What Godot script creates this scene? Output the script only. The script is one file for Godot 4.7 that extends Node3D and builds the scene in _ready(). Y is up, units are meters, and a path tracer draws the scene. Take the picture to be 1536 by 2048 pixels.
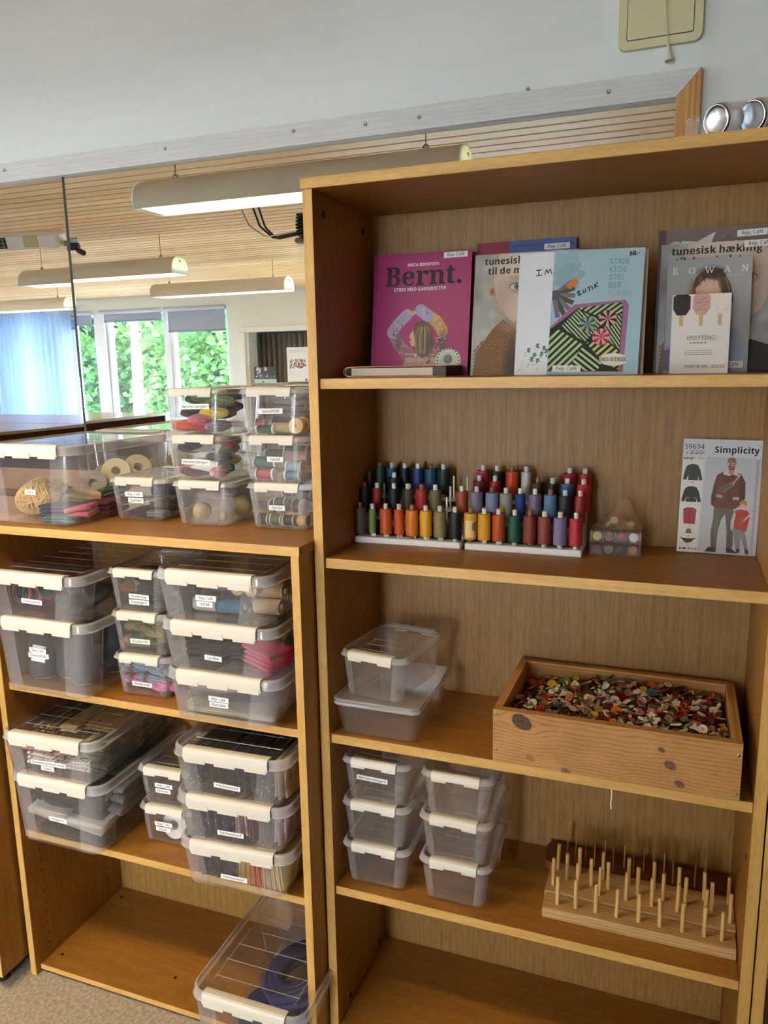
extends Node3D
# A corner of a repair cafe: two beech bookcases in front of a wall mirror that shows the room behind.

# ---------------------------------------------------------------- mesh builder
class MB:
	var v := PackedVector3Array()
	var n := PackedVector3Array()
	var u := PackedVector2Array()
	var t := Transform3D()
	var o := Vector3.ZERO

	func tri(a: Vector3, b: Vector3, c: Vector3, na: Vector3, nb: Vector3, nc: Vector3, ua := Vector2.ZERO, ub := Vector2.ZERO, uc := Vector2.ZERO) -> void:
		if (b - a).cross(c - a).dot(na + nb + nc) > 0.0:
			var k := b; b = c; c = k
			k = nb; nb = nc; nc = k
			var m := ub; ub = uc; uc = m
		v.append(t * a); v.append(t * b); v.append(t * c)
		n.append((t.basis * na).normalized()); n.append((t.basis * nb).normalized()); n.append((t.basis * nc).normalized())
		u.append(ua); u.append(ub); u.append(uc)

	func quad(a: Vector3, b: Vector3, c: Vector3, d: Vector3, nn: Vector3, ua := Vector2.ZERO, ub := Vector2.ZERO, uc := Vector2.ZERO, ud := Vector2.ZERO) -> void:
		tri(a, b, c, nn, nn, nn, ua, ub, uc)
		tri(a, c, d, nn, nn, nn, ua, uc, ud)

	func guv(p: Vector3, k: int, g: int) -> Vector2:
		p += o
		if k == g:
			g = (k + 1) % 3
		return Vector2(p[3 - k - g], p[g])

	func box(c: Vector3, s: Vector3, b := 0.001, g := 0) -> void:
		var h := s * 0.5
		b = minf(b, minf(h.x, minf(h.y, h.z)) * 0.8)
		var q := {}
		for k in 3:
			var i := (k + 1) % 3
			var j := (k + 2) % 3
			for s0 in [-1, 1]:
				var pts := []
				var uvs := []
				for e in [[-1, -1], [1, -1], [1, 1], [-1, 1]]:
					var p := Vector3.ZERO
					p[k] = s0 * h[k]
					p[i] = e[0] * (h[i] - b)
					p[j] = e[1] * (h[j] - b)
					var key := Vector3i.ZERO
					key[k] = s0; key[i] = e[0]; key[j] = e[1]
					q[[k, key]] = p + c
					pts.append(p + c)
					uvs.append(guv(p + c, k, g))
				var nn := Vector3.ZERO
				nn[k] = s0
				quad(pts[0], pts[1], pts[2], pts[3], nn, uvs[0], uvs[1], uvs[2], uvs[3])
		if b <= 0.0:
			return
		for k in 3:
			var i := (k + 1) % 3
			var j := (k + 2) % 3
			for si in [-1, 1]:
				for sj in [-1, 1]:
					var a := Vector3i.ZERO
					a[i] = si; a[j] = sj; a[k] = -1
					var d := a
					d[k] = 1
					var nn := Vector3.ZERO
					nn[i] = si; nn[j] = sj
					nn = nn.normalized()
					var p1: Vector3 = q[[i, a]]
					var p2: Vector3 = q[[i, d]]
					quad(p1, p2, q[[j, d]], q[[j, a]], nn, guv(p1, i, g), guv(p2, i, g), guv(p2, i, g), guv(p1, i, g))
		for sx in [-1, 1]:
			for sy in [-1, 1]:
				for sz in [-1, 1]:
					var key := Vector3i(sx, sy, sz)
					var nn := Vector3(sx, sy, sz).normalized()
					tri(q[[0, key]], q[[1, key]], q[[2, key]], nn, nn, nn, guv(q[[0, key]], 0, g), guv(q[[1, key]], 0, g), guv(q[[2, key]], 0, g))

	# a grid of closed (or open) rings, smooth
	func loft(r: Array, closed := true, f := 1.0, us := 1.0, vs := 1.0) -> void:
		var m: int = r.size()
		var w: int = r[0].size()
		var nn := []
		for i in m:
			var row := PackedVector3Array()
			for j in w:
				var jm := (j - 1 + w) % w if closed else maxi(j - 1, 0)
				var jp := (j + 1) % w if closed else mini(j + 1, w - 1)
				var ta: Vector3 = r[i][jp] - r[i][jm]
				var pr: Vector3 = r[mini(i + 1, m - 1)][j] - r[maxi(i - 1, 0)][j]
				if ta.length() < 1e-7:
					var i2 := 1 if i == 0 else i - 1
					ta = r[i2][jp] - r[i2][jm]
				row.append(pr.cross(ta).normalized() * f)
			nn.append(row)
		var top := w if closed else w - 1
		for i in m - 1:
			for j in top:
				var k := (j + 1) % w
				var a: Vector3 = r[i][j]
				var b: Vector3 = r[i][k]
				var c: Vector3 = r[i + 1][k]
				var d: Vector3 = r[i + 1][j]
				var u0 := float(j) / w * us
				var u1 := float(j + 1) / w * us
				var v0 := float(i) / (m - 1) * vs
				var v1 := float(i + 1) / (m - 1) * vs
				if a.distance_squared_to(b) > 1e-14:
					tri(a, b, c, nn[i][j], nn[i][k], nn[i + 1][k], Vector2(u0, v0), Vector2(u1, v0), Vector2(u1, v1))
				if c.distance_squared_to(d) > 1e-14:
					tri(a, c, d, nn[i][j], nn[i + 1][k], nn[i + 1][j], Vector2(u0, v0), Vector2(u1, v1), Vector2(u0, v1))

	func cap(r: PackedVector3Array, nn: Vector3) -> void:
		var c := Vector3.ZERO
		for p in r:
			c += p
		c /= r.size()
		for j in r.size():
			var k := (j + 1) % r.size()
			tri(c, r[j], r[k], nn, nn, nn, Vector2(.5, .5), Vector2(r[j].x, r[j].z), Vector2(r[k].x, r[k].z))

	# profile of [radius, y] pairs turned about y; equal neighbours make a sharp edge
	func lathe(p: Array, seg := 20, us := 1.0, vs := 1.0) -> void:
		var part := []
		for i in p.size():
			part.append(ring(p[i][0], p[i][1], seg))
			if i + 1 == p.size() or (i > 0 and p[i][0] == p[i + 1][0] and p[i][1] == p[i + 1][1]):
				if part.size() > 1:
					loft(part, true, 1.0, us, vs)
				part = []

	func ring(rad: float, y: float, seg := 20) -> PackedVector3Array:
		var r := PackedVector3Array()
		for j in seg:
			var a := TAU * j / seg
			r.append(Vector3(cos(a) * rad, y, sin(a) * rad))
		return r

	func rrect(w: float, d: float, rad: float, y: float, seg := 5) -> PackedVector3Array:
		var r := PackedVector3Array()
		var cs := [[1, 1], [-1, 1], [-1, -1], [1, -1]]
		for k in 4:
			for j in seg + 1:
				var a := PI * 0.5 * (k + float(j) / seg)
				r.append(Vector3(cs[k][0] * (w * 0.5 - rad) + cos(a) * rad, y, cs[k][1] * (d * 0.5 - rad) + sin(a) * rad))
		return r

	func tube(p: Array, rad: float, seg := 6, closed := false) -> void:
		var rs := []
		var m: int = p.size()
		var a := Vector3.ZERO
		for i in m:
			var d: Vector3 = (p[(i + 1) % m] - p[(i - 1 + m) % m]) if closed else (p[mini(i + 1, m - 1)] - p[maxi(i - 1, 0)])
			d = d.normalized()
			if a == Vector3.ZERO:
				a = d.cross(Vector3.UP if absf(d.y) < 0.9 else Vector3.RIGHT)
			a = (a - d * a.dot(d)).normalized()
			var b := a.cross(d)
			var r := PackedVector3Array()
			for j in seg:
				var g := TAU * j / seg
				r.append(p[i] + (a * cos(g) + b * sin(g)) * rad)
			rs.append(r)
		if closed:
			rs.append(rs[0])
		loft(rs, true, 1.0, 1.0, float(m))
		if not closed:
			cap(rs[0], (p[0] - p[1]).normalized())
			cap(rs[m - 1], (p[m - 1] - p[m - 2]).normalized())

	# outline in xy pushed from z0 to z1
	func prism(p: PackedVector2Array, z0: float, z1: float, us := 1.0) -> void:
		var ix := Geometry2D.triangulate_polygon(p)
		for i in range(0, ix.size(), 3):
			for e in [[z0, Vector3.FORWARD], [z1, Vector3.BACK]]:
				var a := Vector3(p[ix[i]].x, p[ix[i]].y, e[0])
				var b := Vector3(p[ix[i + 1]].x, p[ix[i + 1]].y, e[0])
				var c := Vector3(p[ix[i + 2]].x, p[ix[i + 2]].y, e[0])
				tri(a, b, c, e[1], e[1], e[1], p[ix[i]] * us, p[ix[i + 1]] * us, p[ix[i + 2]] * us)
		var cw := 1.0 if Geometry2D.is_polygon_clockwise(p) else -1.0
		for i in p.size():
			var a := p[i]
			var b := p[(i + 1) % p.size()]
			var nn := Vector3(-(b.y - a.y), b.x - a.x, 0).normalized() * cw
			quad(Vector3(a.x, a.y, z0), Vector3(b.x, b.y, z0), Vector3(b.x, b.y, z1), Vector3(a.x, a.y, z1), nn, Vector2(a.x, z0), Vector2(b.x, z0), Vector2(b.x, z1), Vector2(a.x, z1))

	# thin plate centred on the origin, its +z face mapped 0..1
	func card(w: float, h: float, d: float) -> void:
		var x := w * 0.5
		var y := h * 0.5
		quad(Vector3(-x, y, d * .5), Vector3(x, y, d * .5), Vector3(x, -y, d * .5), Vector3(-x, -y, d * .5), Vector3.BACK, Vector2(0, 0), Vector2(1, 0), Vector2(1, 1), Vector2(0, 1))
		for e in [[Vector3.FORWARD, 2], [Vector3.LEFT, 0], [Vector3.RIGHT, 0], [Vector3.UP, 1], [Vector3.DOWN, 1]]:
			var nn: Vector3 = e[0]
			var k: int = e[1]
			var i := (k + 1) % 3
			var j := (k + 2) % 3
			var hs := Vector3(x, y, d * .5)
			var c := nn * hs
			var a := Vector3.ZERO
			var b := Vector3.ZERO
			a[i] = hs[i]
			b[j] = hs[j]
			var m := Vector2(.015, .015)
			quad(c - a - b, c + a - b, c + a + b, c - a + b, nn, m, m, m, m)

	func mesh(into: ArrayMesh = null) -> ArrayMesh:
		var m := into if into else ArrayMesh.new()
		var a := []
		a.resize(Mesh.ARRAY_MAX)
		a[Mesh.ARRAY_VERTEX] = v
		a[Mesh.ARRAY_NORMAL] = n
		a[Mesh.ARRAY_TEX_UV] = u
		m.add_surface_from_arrays(Mesh.PRIMITIVE_TRIANGLES, a)
		return m

# ---------------------------------------------------------------- flat print
class Pic:
	var im: Image
	var w: int
	var h: int

	func _init(ww: int, hh: int, c: Color) -> void:
		w = ww; h = hh
		im = Image.create(w, h, false, Image.FORMAT_RGB8)
		im.fill(c)

	# fills a polygon given as x, y, x, y ... in 0..1; every second band in c2 when a period is given
	func poly(p: Array, c: Color, c2 := Color.BLACK, period := 0.0, ang := 0.0) -> void:
		var m: int = p.size() / 2
		var y0 := 1e9
		var y1 := -1e9
		for i in m:
			y0 = minf(y0, p[i * 2 + 1] * h)
			y1 = maxf(y1, p[i * 2 + 1] * h)
		for y in range(maxi(0, int(y0)), mini(h - 1, int(y1)) + 1):
			var yy := y + 0.5
			var xs := []
			for i in m:
				var ax: float = p[i * 2] * w
				var ay: float = p[i * 2 + 1] * h
				var bx: float = p[(i + 1) % m * 2] * w
				var by: float = p[(i + 1) % m * 2 + 1] * h
				if (ay <= yy) != (by <= yy):
					xs.append(ax + (yy - ay) / (by - ay) * (bx - ax))
			xs.sort()
			for i in range(0, xs.size() - 1, 2):
				var xa := clampi(roundi(xs[i]), 0, w)
				var xb := clampi(roundi(xs[i + 1]), 0, w)
				if xb <= xa:
					continue
				if period == 0.0:
					im.fill_rect(Rect2i(xa, y, xb - xa, 1), c)
				else:
					for x in range(xa, xb):
						var s := (x * cos(ang) + y * sin(ang)) / (period * w)
						im.set_pixel(x, y, c if fposmod(s, 1.0) < 0.5 else c2)

	func ell(x: float, y: float, rx: float, ry: float, c: Color, rot := 0.0) -> void:
		var p := []
		var asp := float(w) / h
		for i in 22:
			var a := TAU * i / 22
			var q := Vector2(cos(a) * rx, sin(a) * ry).rotated(rot)
			p.append(x + q.x)
			p.append(y + q.y * asp)
		poly(p, c)

	# a soft stain of paint, strongest at its centre
	func soft(x: float, y: float, rx: float, ry: float, c: Color, al := .6) -> void:
		for py in range(maxi(0, int((y - ry) * h)), mini(h, int((y + ry) * h) + 1)):
			for px in range(maxi(0, int((x - rx) * w)), mini(w, int((x + rx) * w) + 1)):
				var dx := (float(px) / w - x) / rx
				var dy := (float(py) / h - y) / ry
				var d := dx * dx + dy * dy
				if d < 1.0:
					im.set_pixel(px, py, im.get_pixel(px, py).lerp(c, al * (1.0 - d)))

	# fine grain over the whole print
	func grainy(rg: RandomNumberGenerator, amount: float, x0 := 0.0, y0 := 0.0, x1 := 1.0, y1 := 1.0) -> void:
		for py in range(int(y0 * h), int(y1 * h)):
			for px in range(int(x0 * w), int(x1 * w)):
				var k := 1.0 + rg.randf_range(-amount, amount)
				var c := im.get_pixel(px, py)
				im.set_pixel(px, py, Color(c.r * k, c.g * k, c.b * k))

	func line(x0: float, y0: float, x1: float, y1: float, wd: float, c: Color) -> void:
		var d := Vector2((x1 - x0) * w, (y1 - y0) * h).normalized().orthogonal() * wd * w * .5
		poly([x0 + d.x / w, y0 + d.y / h, x1 + d.x / w, y1 + d.y / h, x1 - d.x / w, y1 - d.y / h, x0 - d.x / w, y0 - d.y / h], c)

	func path(p: Array, wd: float, c: Color) -> void:
		for i in range(0, p.size() - 2, 2):
			line(p[i], p[i + 1], p[i + 2], p[i + 3], wd, c)

	func blobs(rg: RandomNumberGenerator, k: int, cs: Array, r0: float, r1: float, x0 := 0.0, y0 := 0.0, x1 := 1.0, y1 := 1.0) -> void:
		for i in k:
			var r := rg.randf_range(r0, r1)
			ell(rg.randf_range(x0, x1), rg.randf_range(y0, y1), r, r * rg.randf_range(.4, 1.), cs[rg.randi() % cs.size()], rg.randf() * TAU)

	# lines of print too small to read
	func print_lines(x0: float, y0: float, x1: float, k: int, step: float, c: Color, rg: RandomNumberGenerator) -> void:
		for i in k:
			var x := x0
			while x < x1 - .02:
				var l := rg.randf_range(.02, .06)
				line(x, y0 + i * step, minf(x + l, x1), y0 + i * step, .008, c)
				x += l + .015

	func tex() -> ImageTexture:
		im.generate_mipmaps()
		return ImageTexture.create_from_image(im)

# ---------------------------------------------------------------- scene helpers
var rng := RandomNumberGenerator.new()
var mats := {}
var M := {}
var meshes := {}
var sans: SystemFont
var bold: SystemFont
var serif: SystemFont
var heavy: SystemFont
var used := {}

func C(hex: String) -> Color:
	return Color(hex)

func numbered(called: String) -> String:
	var k: int = used.get(called, 0)
	used[called] = k + 1
	return called if k == 0 else "%s_%03d" % [called, k]

func mat(c: Color, rough := 0.6, metal := 0.0, tex: Texture2D = null) -> StandardMaterial3D:
	var key := [c, rough, metal, tex]
	if not mats.has(key):
		var m := StandardMaterial3D.new()
		m.albedo_color = c
		m.roughness = rough
		m.metallic = metal
		m.albedo_texture = tex
		mats[key] = m
	return mats[key]

func cloth(c: Color, tex: Texture2D = null) -> StandardMaterial3D:
	return mat(c, 0.9, 0.0, tex)

func clear_mat(c: Color, rough := 0.12) -> StandardMaterial3D:
	var m := StandardMaterial3D.new()
	m.albedo_color = c
	m.transparency = BaseMaterial3D.TRANSPARENCY_ALPHA
	m.roughness = rough
	return m

func put(called: String, mesh: Mesh, m: Material, parent: Node = self, at := Vector3.ZERO, rot := Vector3.ZERO) -> MeshInstance3D:
	var o := MeshInstance3D.new()
	o.name = called if parent != self else numbered(called)
	o.mesh = mesh
	if m:
		o.material_override = m
	o.position = at
	o.rotation = rot
	parent.add_child(o, true)
	return o

func tag(o: Node, label: String, category: String, group := "") -> Node:
	o.set_meta("label", label)
	o.set_meta("category", category)
	if group:
		o.set_meta("group", group)
	return o

func thing(called: String, label: String, category: String, at := Vector3.ZERO, rot := Vector3.ZERO, group := "") -> Node3D:
	var o := Node3D.new()
	o.name = numbered(called)
	o.position = at
	o.rotation = rot
	add_child(o, true)
	tag(o, label, category, group)
	return o

func struct(called: String, mesh: Mesh, m: Material, at := Vector3.ZERO) -> MeshInstance3D:
	var o := put(called, mesh, m, self, at)
	o.set_meta("kind", "structure")
	return o

func bx(s: Vector3, b := 0.001, g := 0, c := Vector3.ZERO) -> ArrayMesh:
	var k := MB.new()
	k.o = Vector3(rng.randf(), rng.randf(), rng.randf())
	k.box(c, s, b, g)
	return k.mesh()

func text(s: String, size: float, font: Font, m: Material, parent: Node, at := Vector3.ZERO, rot := Vector3.ZERO, align := HORIZONTAL_ALIGNMENT_CENTER, called := "lettering") -> MeshInstance3D:
	var key := ["text", s, size, font, align]
	if not meshes.has(key):
		var t := TextMesh.new()
		t.text = s
		t.font = font
		t.font_size = 40
		t.pixel_size = size / 29.0
		t.depth = 0.0004
		t.curve_step = 4.0
		t.horizontal_alignment = align
		t.vertical_alignment = VERTICAL_ALIGNMENT_CENTER
		meshes[key] = t
	return put(called, meshes[key], m, parent, at, rot)

# stretched noise in two tones: the grain of wood runs along v
func grain(a: Color, b: Color, w: int, h: int, fx: float, fy: float, fleck: float, sd: int, tone := 0.3) -> ImageTexture:
	var f := FastNoiseLite.new()
	f.seed = sd
	f.frequency = 1.0
	f.fractal_type = FastNoiseLite.FRACTAL_NONE
	var by := PackedByteArray()
	by.resize(w * h * 3)
	var i := 0
	for y in h:
		var yy := absf(y - h * .5)
		for x in w:
			var xx := absf(x - w * .5)
			var t := .5 + tone * f.get_noise_2d(xx * fx, yy * fy) + fleck * f.get_noise_2d(xx * fx * 6. + 90., yy * fy * 5.)
			t = clampf(t, 0, 1)
			by[i] = int(lerpf(a.r, b.r, t) * 255)
			by[i + 1] = int(lerpf(a.g, b.g, t) * 255)
			by[i + 2] = int(lerpf(a.b, b.b, t) * 255)
			i += 3
	var im := Image.create_from_data(w, h, false, Image.FORMAT_RGB8, by)
	return ImageTexture.create_from_image(im)

func uvs(m: StandardMaterial3D, x: float, y: float) -> StandardMaterial3D:
	m.uv1_scale = Vector3(x, y, 1)
	return m

# ---------------------------------------------------------------- camera, sky, sun, exposure
func _ready() -> void:
	rng.seed = 7
	var cam := Camera3D.new()
	cam.name = "camera"
	cam.position = Vector3(0.711, 1.6282, 1.4557)
	cam.rotation_order = EULER_ORDER_YXZ
	cam.rotation = Vector3(-0.18813, 0.36147, -0.01714)
	cam.fov = 66.83
	cam.near = 0.05
	cam.far = 100.0
	add_child(cam)
	cam.current = true
	var env := Environment.new()
	env.background_mode = Environment.BG_SKY
	var sky := Sky.new()
	var sm := ProceduralSkyMaterial.new()
	sm.sky_top_color = Color(.76, .85, .96)
	sm.sky_horizon_color = Color(.92, .95, .98)
	sm.ground_bottom_color = Color(.30, .30, .29)
	sm.ground_horizon_color = Color(.8, .84, .85)
	sm.sun_angle_max = 3.0
	sky.sky_material = sm
	env.sky = sky
	env.background_energy_multiplier = 50.0
	env.tonemap_mode = Environment.TONE_MAPPER_LINEAR
	env.tonemap_exposure = 1.4
	env.sdfgi_enabled = true
	env.ssao_enabled = true
	env.ssil_enabled = true
	var we := WorldEnvironment.new()
	we.name = "environment"
	we.environment = env
	add_child(we)
	var sun := DirectionalLight3D.new()
	sun.name = "sun"
	sun.light_color = Color(1, .95, .86)
	sun.light_energy = 1.0
	sun.light_angular_distance = 1.0
	sun.shadow_enabled = true
	sun.rotation_degrees = Vector3(-52, 205, 0)
	add_child(sun)
	fonts_and_materials()
	room()
	outside()
	lamps()
	mirror_and_wall_things()
	bookcases()
	boxes()
	left_contents()
	right_contents()

func fonts_and_materials() -> void:
	sans = SystemFont.new(); sans.font_names = PackedStringArray(["Droid Sans"])
	bold = SystemFont.new(); bold.font_names = PackedStringArray(["Droid Sans"]); bold.font_weight = 700
	heavy = SystemFont.new(); heavy.font_names = PackedStringArray(["Droid Serif"]); heavy.font_weight = 700
	serif = SystemFont.new(); serif.font_names = PackedStringArray(["Droid Serif"])
	var beech := grain(C("8a5a20"), C("a9742f"), 256, 512, .05, .012, .35, 3)
	M.beech = uvs(mat(Color.WHITE, .42, 0, beech), 4, 1)
	var edge := grain(C("c0924a"), C("d6aa62"), 128, 512, .05, .012, .35, 5)
	M.edge = uvs(mat(Color.WHITE, .45, 0, edge), 8, 1)
	var back := grain(C("825824"), C("a67b39"), 256, 512, .09, .008, .4, 8)
	M.back = uvs(mat(Color.WHITE, .5, 0, back), 4, 1)
	var oak := grain(C("a87f4e"), C("d5b07c"), 256, 512, .11, .004, .35, 11)
	M.oak = uvs(mat(Color.WHITE, .6, 0, oak), 6, 1.5)
	var maho := grain(C("5a2a12"), C("8a4a22"), 128, 256, .1, .006, .3, 12)
	M.mahogany = uvs(mat(Color.WHITE, .4, 0, maho), 5, 1.5)
	var pine := grain(C("a87038"), C("d8a566"), 128, 256, .12, .003, .25, 14, .5)
	M.pine = uvs(mat(Color.WHITE, .55, 0, pine), 8, 2)
	var wash := grain(C("c9c9ca"), C("e2e1e0"), 128, 512, .15, .006, .35, 16)
	M.wash = uvs(mat(Color.WHITE, .6, 0, wash), 6, 1)
	var slat := grain(C("d9b483"), C("ecd0a4"), 128, 512, .08, .004, .3, 18)
	M.slats = []
	for c in ["ffffff", "f3ece2", "f6e6d2", "ece4dc"]:
		M.slats.append(uvs(mat(C(c), .6, 0, slat), 5, .5))
	var wallt := grain(C("e6eae9"), C("ecefee"), 256, 256, .05, .004, .25, 20)
	M.wall = uvs(mat(Color.WHITE, .75, 0, wallt), 1.5, 1.5)
	var rug := grain(C("85796a"), C("cdbfa8"), 512, 512, .11, .09, .5, 22, .25)
	M.carpet = uvs(mat(Color.WHITE, .95, 0, rug), 1.4, 1.4)
	var pt := Pic.new(128, 128, C("f0f0f0"))
	for i in 60:
		pt.line(-.2, i / 30. - .6, 1.2, i / 30. - .4, .012, C("ffffff") if i % 2 else C("d2d2d2"))
	M.wound = pt.tex()
	M.black = mat(C("0c0b0b"), .6)
	M.ink = mat(C("141414"), .7)
	M.white = mat(C("eeeeee"), .5)
	M.paper = mat(C("f2f2ef"), .8)
	M.clip = mat(C("dcd4c5"), .35)
	M.core = mat(C("e4e2dc"), .4)
	M.tub = clear_mat(Color(.86, .85, .87, .032), .06)
	M.lid = clear_mat(Color(.86, .85, .87, .045), .06)
	M.rim = clear_mat(Color(.93, .92, .93, .34), .12)
	M.column = clear_mat(Color(.88, .87, .89, .14), .1)
	M.pvc = clear_mat(Color(.9, .9, .92, .12), .05)
	M.glass = clear_mat(Color(.95, 1, 1, .04), .0)
	M.glass.metallic_specular = .12
	M.chrome = mat(C("c9c9cc"), .18, 1.0)
	M.steel = mat(C("9a9a98"), .35, 1.0)
	M.lampgrey = mat(C("e2dccf"), .45)
	M.acrylic = StandardMaterial3D.new()
	M.acrylic.albedo_color = C("f0f4f2")
	M.acrylic.roughness = .4
	M.acrylic.backlight_enabled = true
	M.acrylic.backlight = Color(.9, .95, .95)
	M.cream = mat(C("d8cfa6"), .45)

# ---------------------------------------------------------------- the room that the mirror shows
func room() -> void:
	var k := MB.new()
	k.box(Vector3(-3, -.05, 3.3), Vector3(13, .1, 7.9), 0.0, 2)
	struct("floor", k.mesh(), M.carpet)
	k = MB.new()
	k.box(Vector3(-3, 2.74, 3.3), Vector3(13, .2, 7.9), 0.0, 0)
	var ceiling := struct("ceiling", k.mesh(), mat(C("1c140c"), .9))
	var sl := bx(Vector3(12.8, .016, .092), .003, 0)
	for i in 71:
		put("slat", sl, M.slats[rng.randi() % 4], ceiling, Vector3(-3 + rng.randf() * .02, 2.629, -.29 + i * .105))
	struct("wall_front", bx(Vector3(12.9, 2.7, .2), 0, 0, Vector3(-3, 1.3, -.455)), M.wall)
	k = MB.new()
	for b in [[-.55, 1.6, 0, 2.65], [1.6, 5.2, 0, .9], [1.6, 5.2, 2.4, 2.65], [5.2, 7.15, 0, 2.65]]:
		k.box(Vector3(-9.5, (b[2] + b[3]) * .5, (b[0] + b[1]) * .5), Vector3(.2, b[3] - b[2], b[1] - b[0]), 0, 2)
	struct("wall_left", k.mesh(), M.wall)
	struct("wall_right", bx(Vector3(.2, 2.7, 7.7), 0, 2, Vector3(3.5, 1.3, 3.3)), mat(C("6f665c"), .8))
	k = MB.new()
	for b in [[-9.4, -9.0, 0, 2.45], [-9.0, -5.0, 0, .9], [-5.0, -4.7, 0, 2.45], [-4.7, -3.4, 2.09, 2.45], [-3.4, -2.95, 0, 2.45], [-2.95, -.1, 0, .06], [-.1, 3.4, 0, 2.45], [-9.4, 3.4, 2.45, 2.64]]:
		k.box(Vector3((b[0] + b[1]) * .5, (b[2] + b[3]) * .5, 7.26), Vector3(b[1] - b[0], b[3] - b[2], .22), 0, 0)
	struct("wall_rear", k.mesh(), M.wall)
	struct("trim_1", bx(Vector3(4.0, .03, .3), .004, 0, Vector3(-7, .915, 7.2)), M.white)
	# the windows: frame and pane each, a roller blind in front of three of them
	var wx := [[-9.0, -7.75], [-7.69, -7.22], [-7.06, -6.02], [-5.97, -5.0], [-2.95, -2.0], [-2.0, -1.05], [-1.05, -.1]]
	var wm := mat(C("e6ebf0"), .4)
	for i in 7:
		var a: float = wx[i][0]
		var b: float = wx[i][1]
		var w := Node3D.new()
		w.name = "window_%d" % (i + 1)
		var y0 := .93 if i < 4 else .06
		var wh := 2.45 - y0
		w.position = Vector3((a + b) * .5, y0, 7.25)
		w.set_meta("kind", "structure")
		add_child(w)
		var hw := (b - a) * .5
		k = MB.new()
		k.box(Vector3(-hw + .03, wh * .5, 0), Vector3(.06, wh, .09), .004, 1)
		k.box(Vector3(hw - .03, wh * .5, 0), Vector3(.06, wh, .09), .004, 1)
		k.box(Vector3(0, .03, 0), Vector3(hw * 2 - .12, .06, .09), .004, 0)
		k.box(Vector3(0, wh - .03, 0), Vector3(hw * 2 - .12, .06, .09), .004, 0)
		put("frame", k.mesh(), wm, w)
		put("pane", bx(Vector3(hw * 2 - .12, wh - .12, .006), 0, 0), M.glass, w, Vector3(0, wh * .5, 0))
	for i in 3:
		var w := Node3D.new()
		w.name = "window_%d" % (i + 8)
		w.position = Vector3(-9.5, .9, 2.2 + i * 1.2)
		w.set_meta("kind", "structure")
		add_child(w)
		k = MB.new()
		for e in [-.57, .57]:
			k.box(Vector3(0, .75, e), Vector3(.09, 1.5, .06), .004, 1)
		for e in [.03, 1.47]:
			k.box(Vector3(0, e, 0), Vector3(.09, .06, 1.08), .004, 2)
		put("frame", k.mesh(), wm, w)
		put("pane", bx(Vector3(.006, 1.38, 1.08), 0, 0), M.glass, w, Vector3(0, .75, 0))
	struct("trim_2", bx(Vector3(.16, 1.55, .16), .004, 1, Vector3(-7.14, 1.69, 7.24)), wm)
	struct("trim_3", bx(Vector3(.06, 1.55, .1), .004, 1, Vector3(-5.995, 1.69, 7.24)), wm)
	struct("trim_4", bx(Vector3(.06, 1.55, .1), .004, 1, Vector3(-7.72, 1.69, 7.24)), wm)
	var where := ["beside the curtain in the mirror, half hidden by the mirror joint", "nearly rolled up over the middle window in the mirror", "pulled down a third over the right window in the mirror"]
	for i in 3:
		var a: float = wx[i + 1][0]
		var b: float = wx[i + 1][1]
		var len: float = [.16, .13, .30][i]
		var t := thing("roller_blind", "grey blue roller blind " + where[i], "blind", Vector3((a + b) * .5, 2.42, 7.10), Vector3.ZERO, "roller blinds on the windows")
		k = MB.new()
		k.t = Transform3D(Basis(Vector3.BACK, PI / 2), Vector3.ZERO)
		k.lathe([[0, -(b - a) * .5], [.03, -(b - a) * .5], [.03, -(b - a) * .5], [.03, (b - a) * .5], [.03, (b - a) * .5], [0, (b - a) * .5]], 14)
		put("roll", k.mesh(), mat(C("bcc4d4"), .6), t)
		put("blind_cloth", bx(Vector3(b - a - .06, len, .002), 0, 1), cloth(C("a3adc4")), t, Vector3(0, -len * .5, .03))
		put("bottom_bar", bx(Vector3(b - a - .05, .025, .012), .003, 0), mat(C("858da0"), .5), t, Vector3(0, -len, .03))
	# pale blue curtain, daylight coming through
	var cm := StandardMaterial3D.new()
	cm.albedo_color = C("b0bedf")
	cm.roughness = .9
	cm.backlight_enabled = true
	cm.backlight = Color(.9, .95, 1.0)
	tag(put("window_curtain", drape(1.5, 2.2, 15, .035, 5), cm, self, Vector3(-8.3, 1.42, 7.02)), "pale blue floor length curtain with sunlight coming through its folds", "curtain")
	# doorway with a grey curtain inside, two posters hung in front
	k = MB.new()
	k.box(Vector3(-4.05, 1.3, 8.15), Vector3(1.9, 2.8, .1), 0, 0)
	for e in [-5.0, -3.1]:
		k.box(Vector3(e, 1.3, 7.74), Vector3(.1, 2.8, .72), 0, 1)
	k.box(Vector3(-4.05, 2.5, 7.74), Vector3(1.8, .1, .72), 0, 0)
	k.box(Vector3(-4.05, -.05, 7.74), Vector3(1.8, .1, .72), 0, 0)
	struct("wall_alcove", k.mesh(), M.wall)
	k = MB.new()
	for b in [[-4.86, .04], [-3.24, .04]]:
		k.box(Vector3(b[0] + .08, 1.04, 7.14), Vector3(.07, 2.1, .04), .003, 1)
	k.box(Vector3(-4.05, 2.11, 7.14), Vector3(1.55, .07, .04), .003, 0)
	struct("door_1", k.mesh(), M.white)
	tag(put("alcove_curtain", drape(1.35, 2.05, 17, .03, 9), cloth(C("6c625a")), self, Vector3(-4.05, 1.04, 7.5)), "dark grey brown curtain hanging inside the doorway seen in the mirror", "curtain")
	var pc := Pic.new(128, 192, C("eef0f4"))
	pc.print_lines(.1, .08, .9, 2, .05, C("1d2233"), rng)
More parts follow.
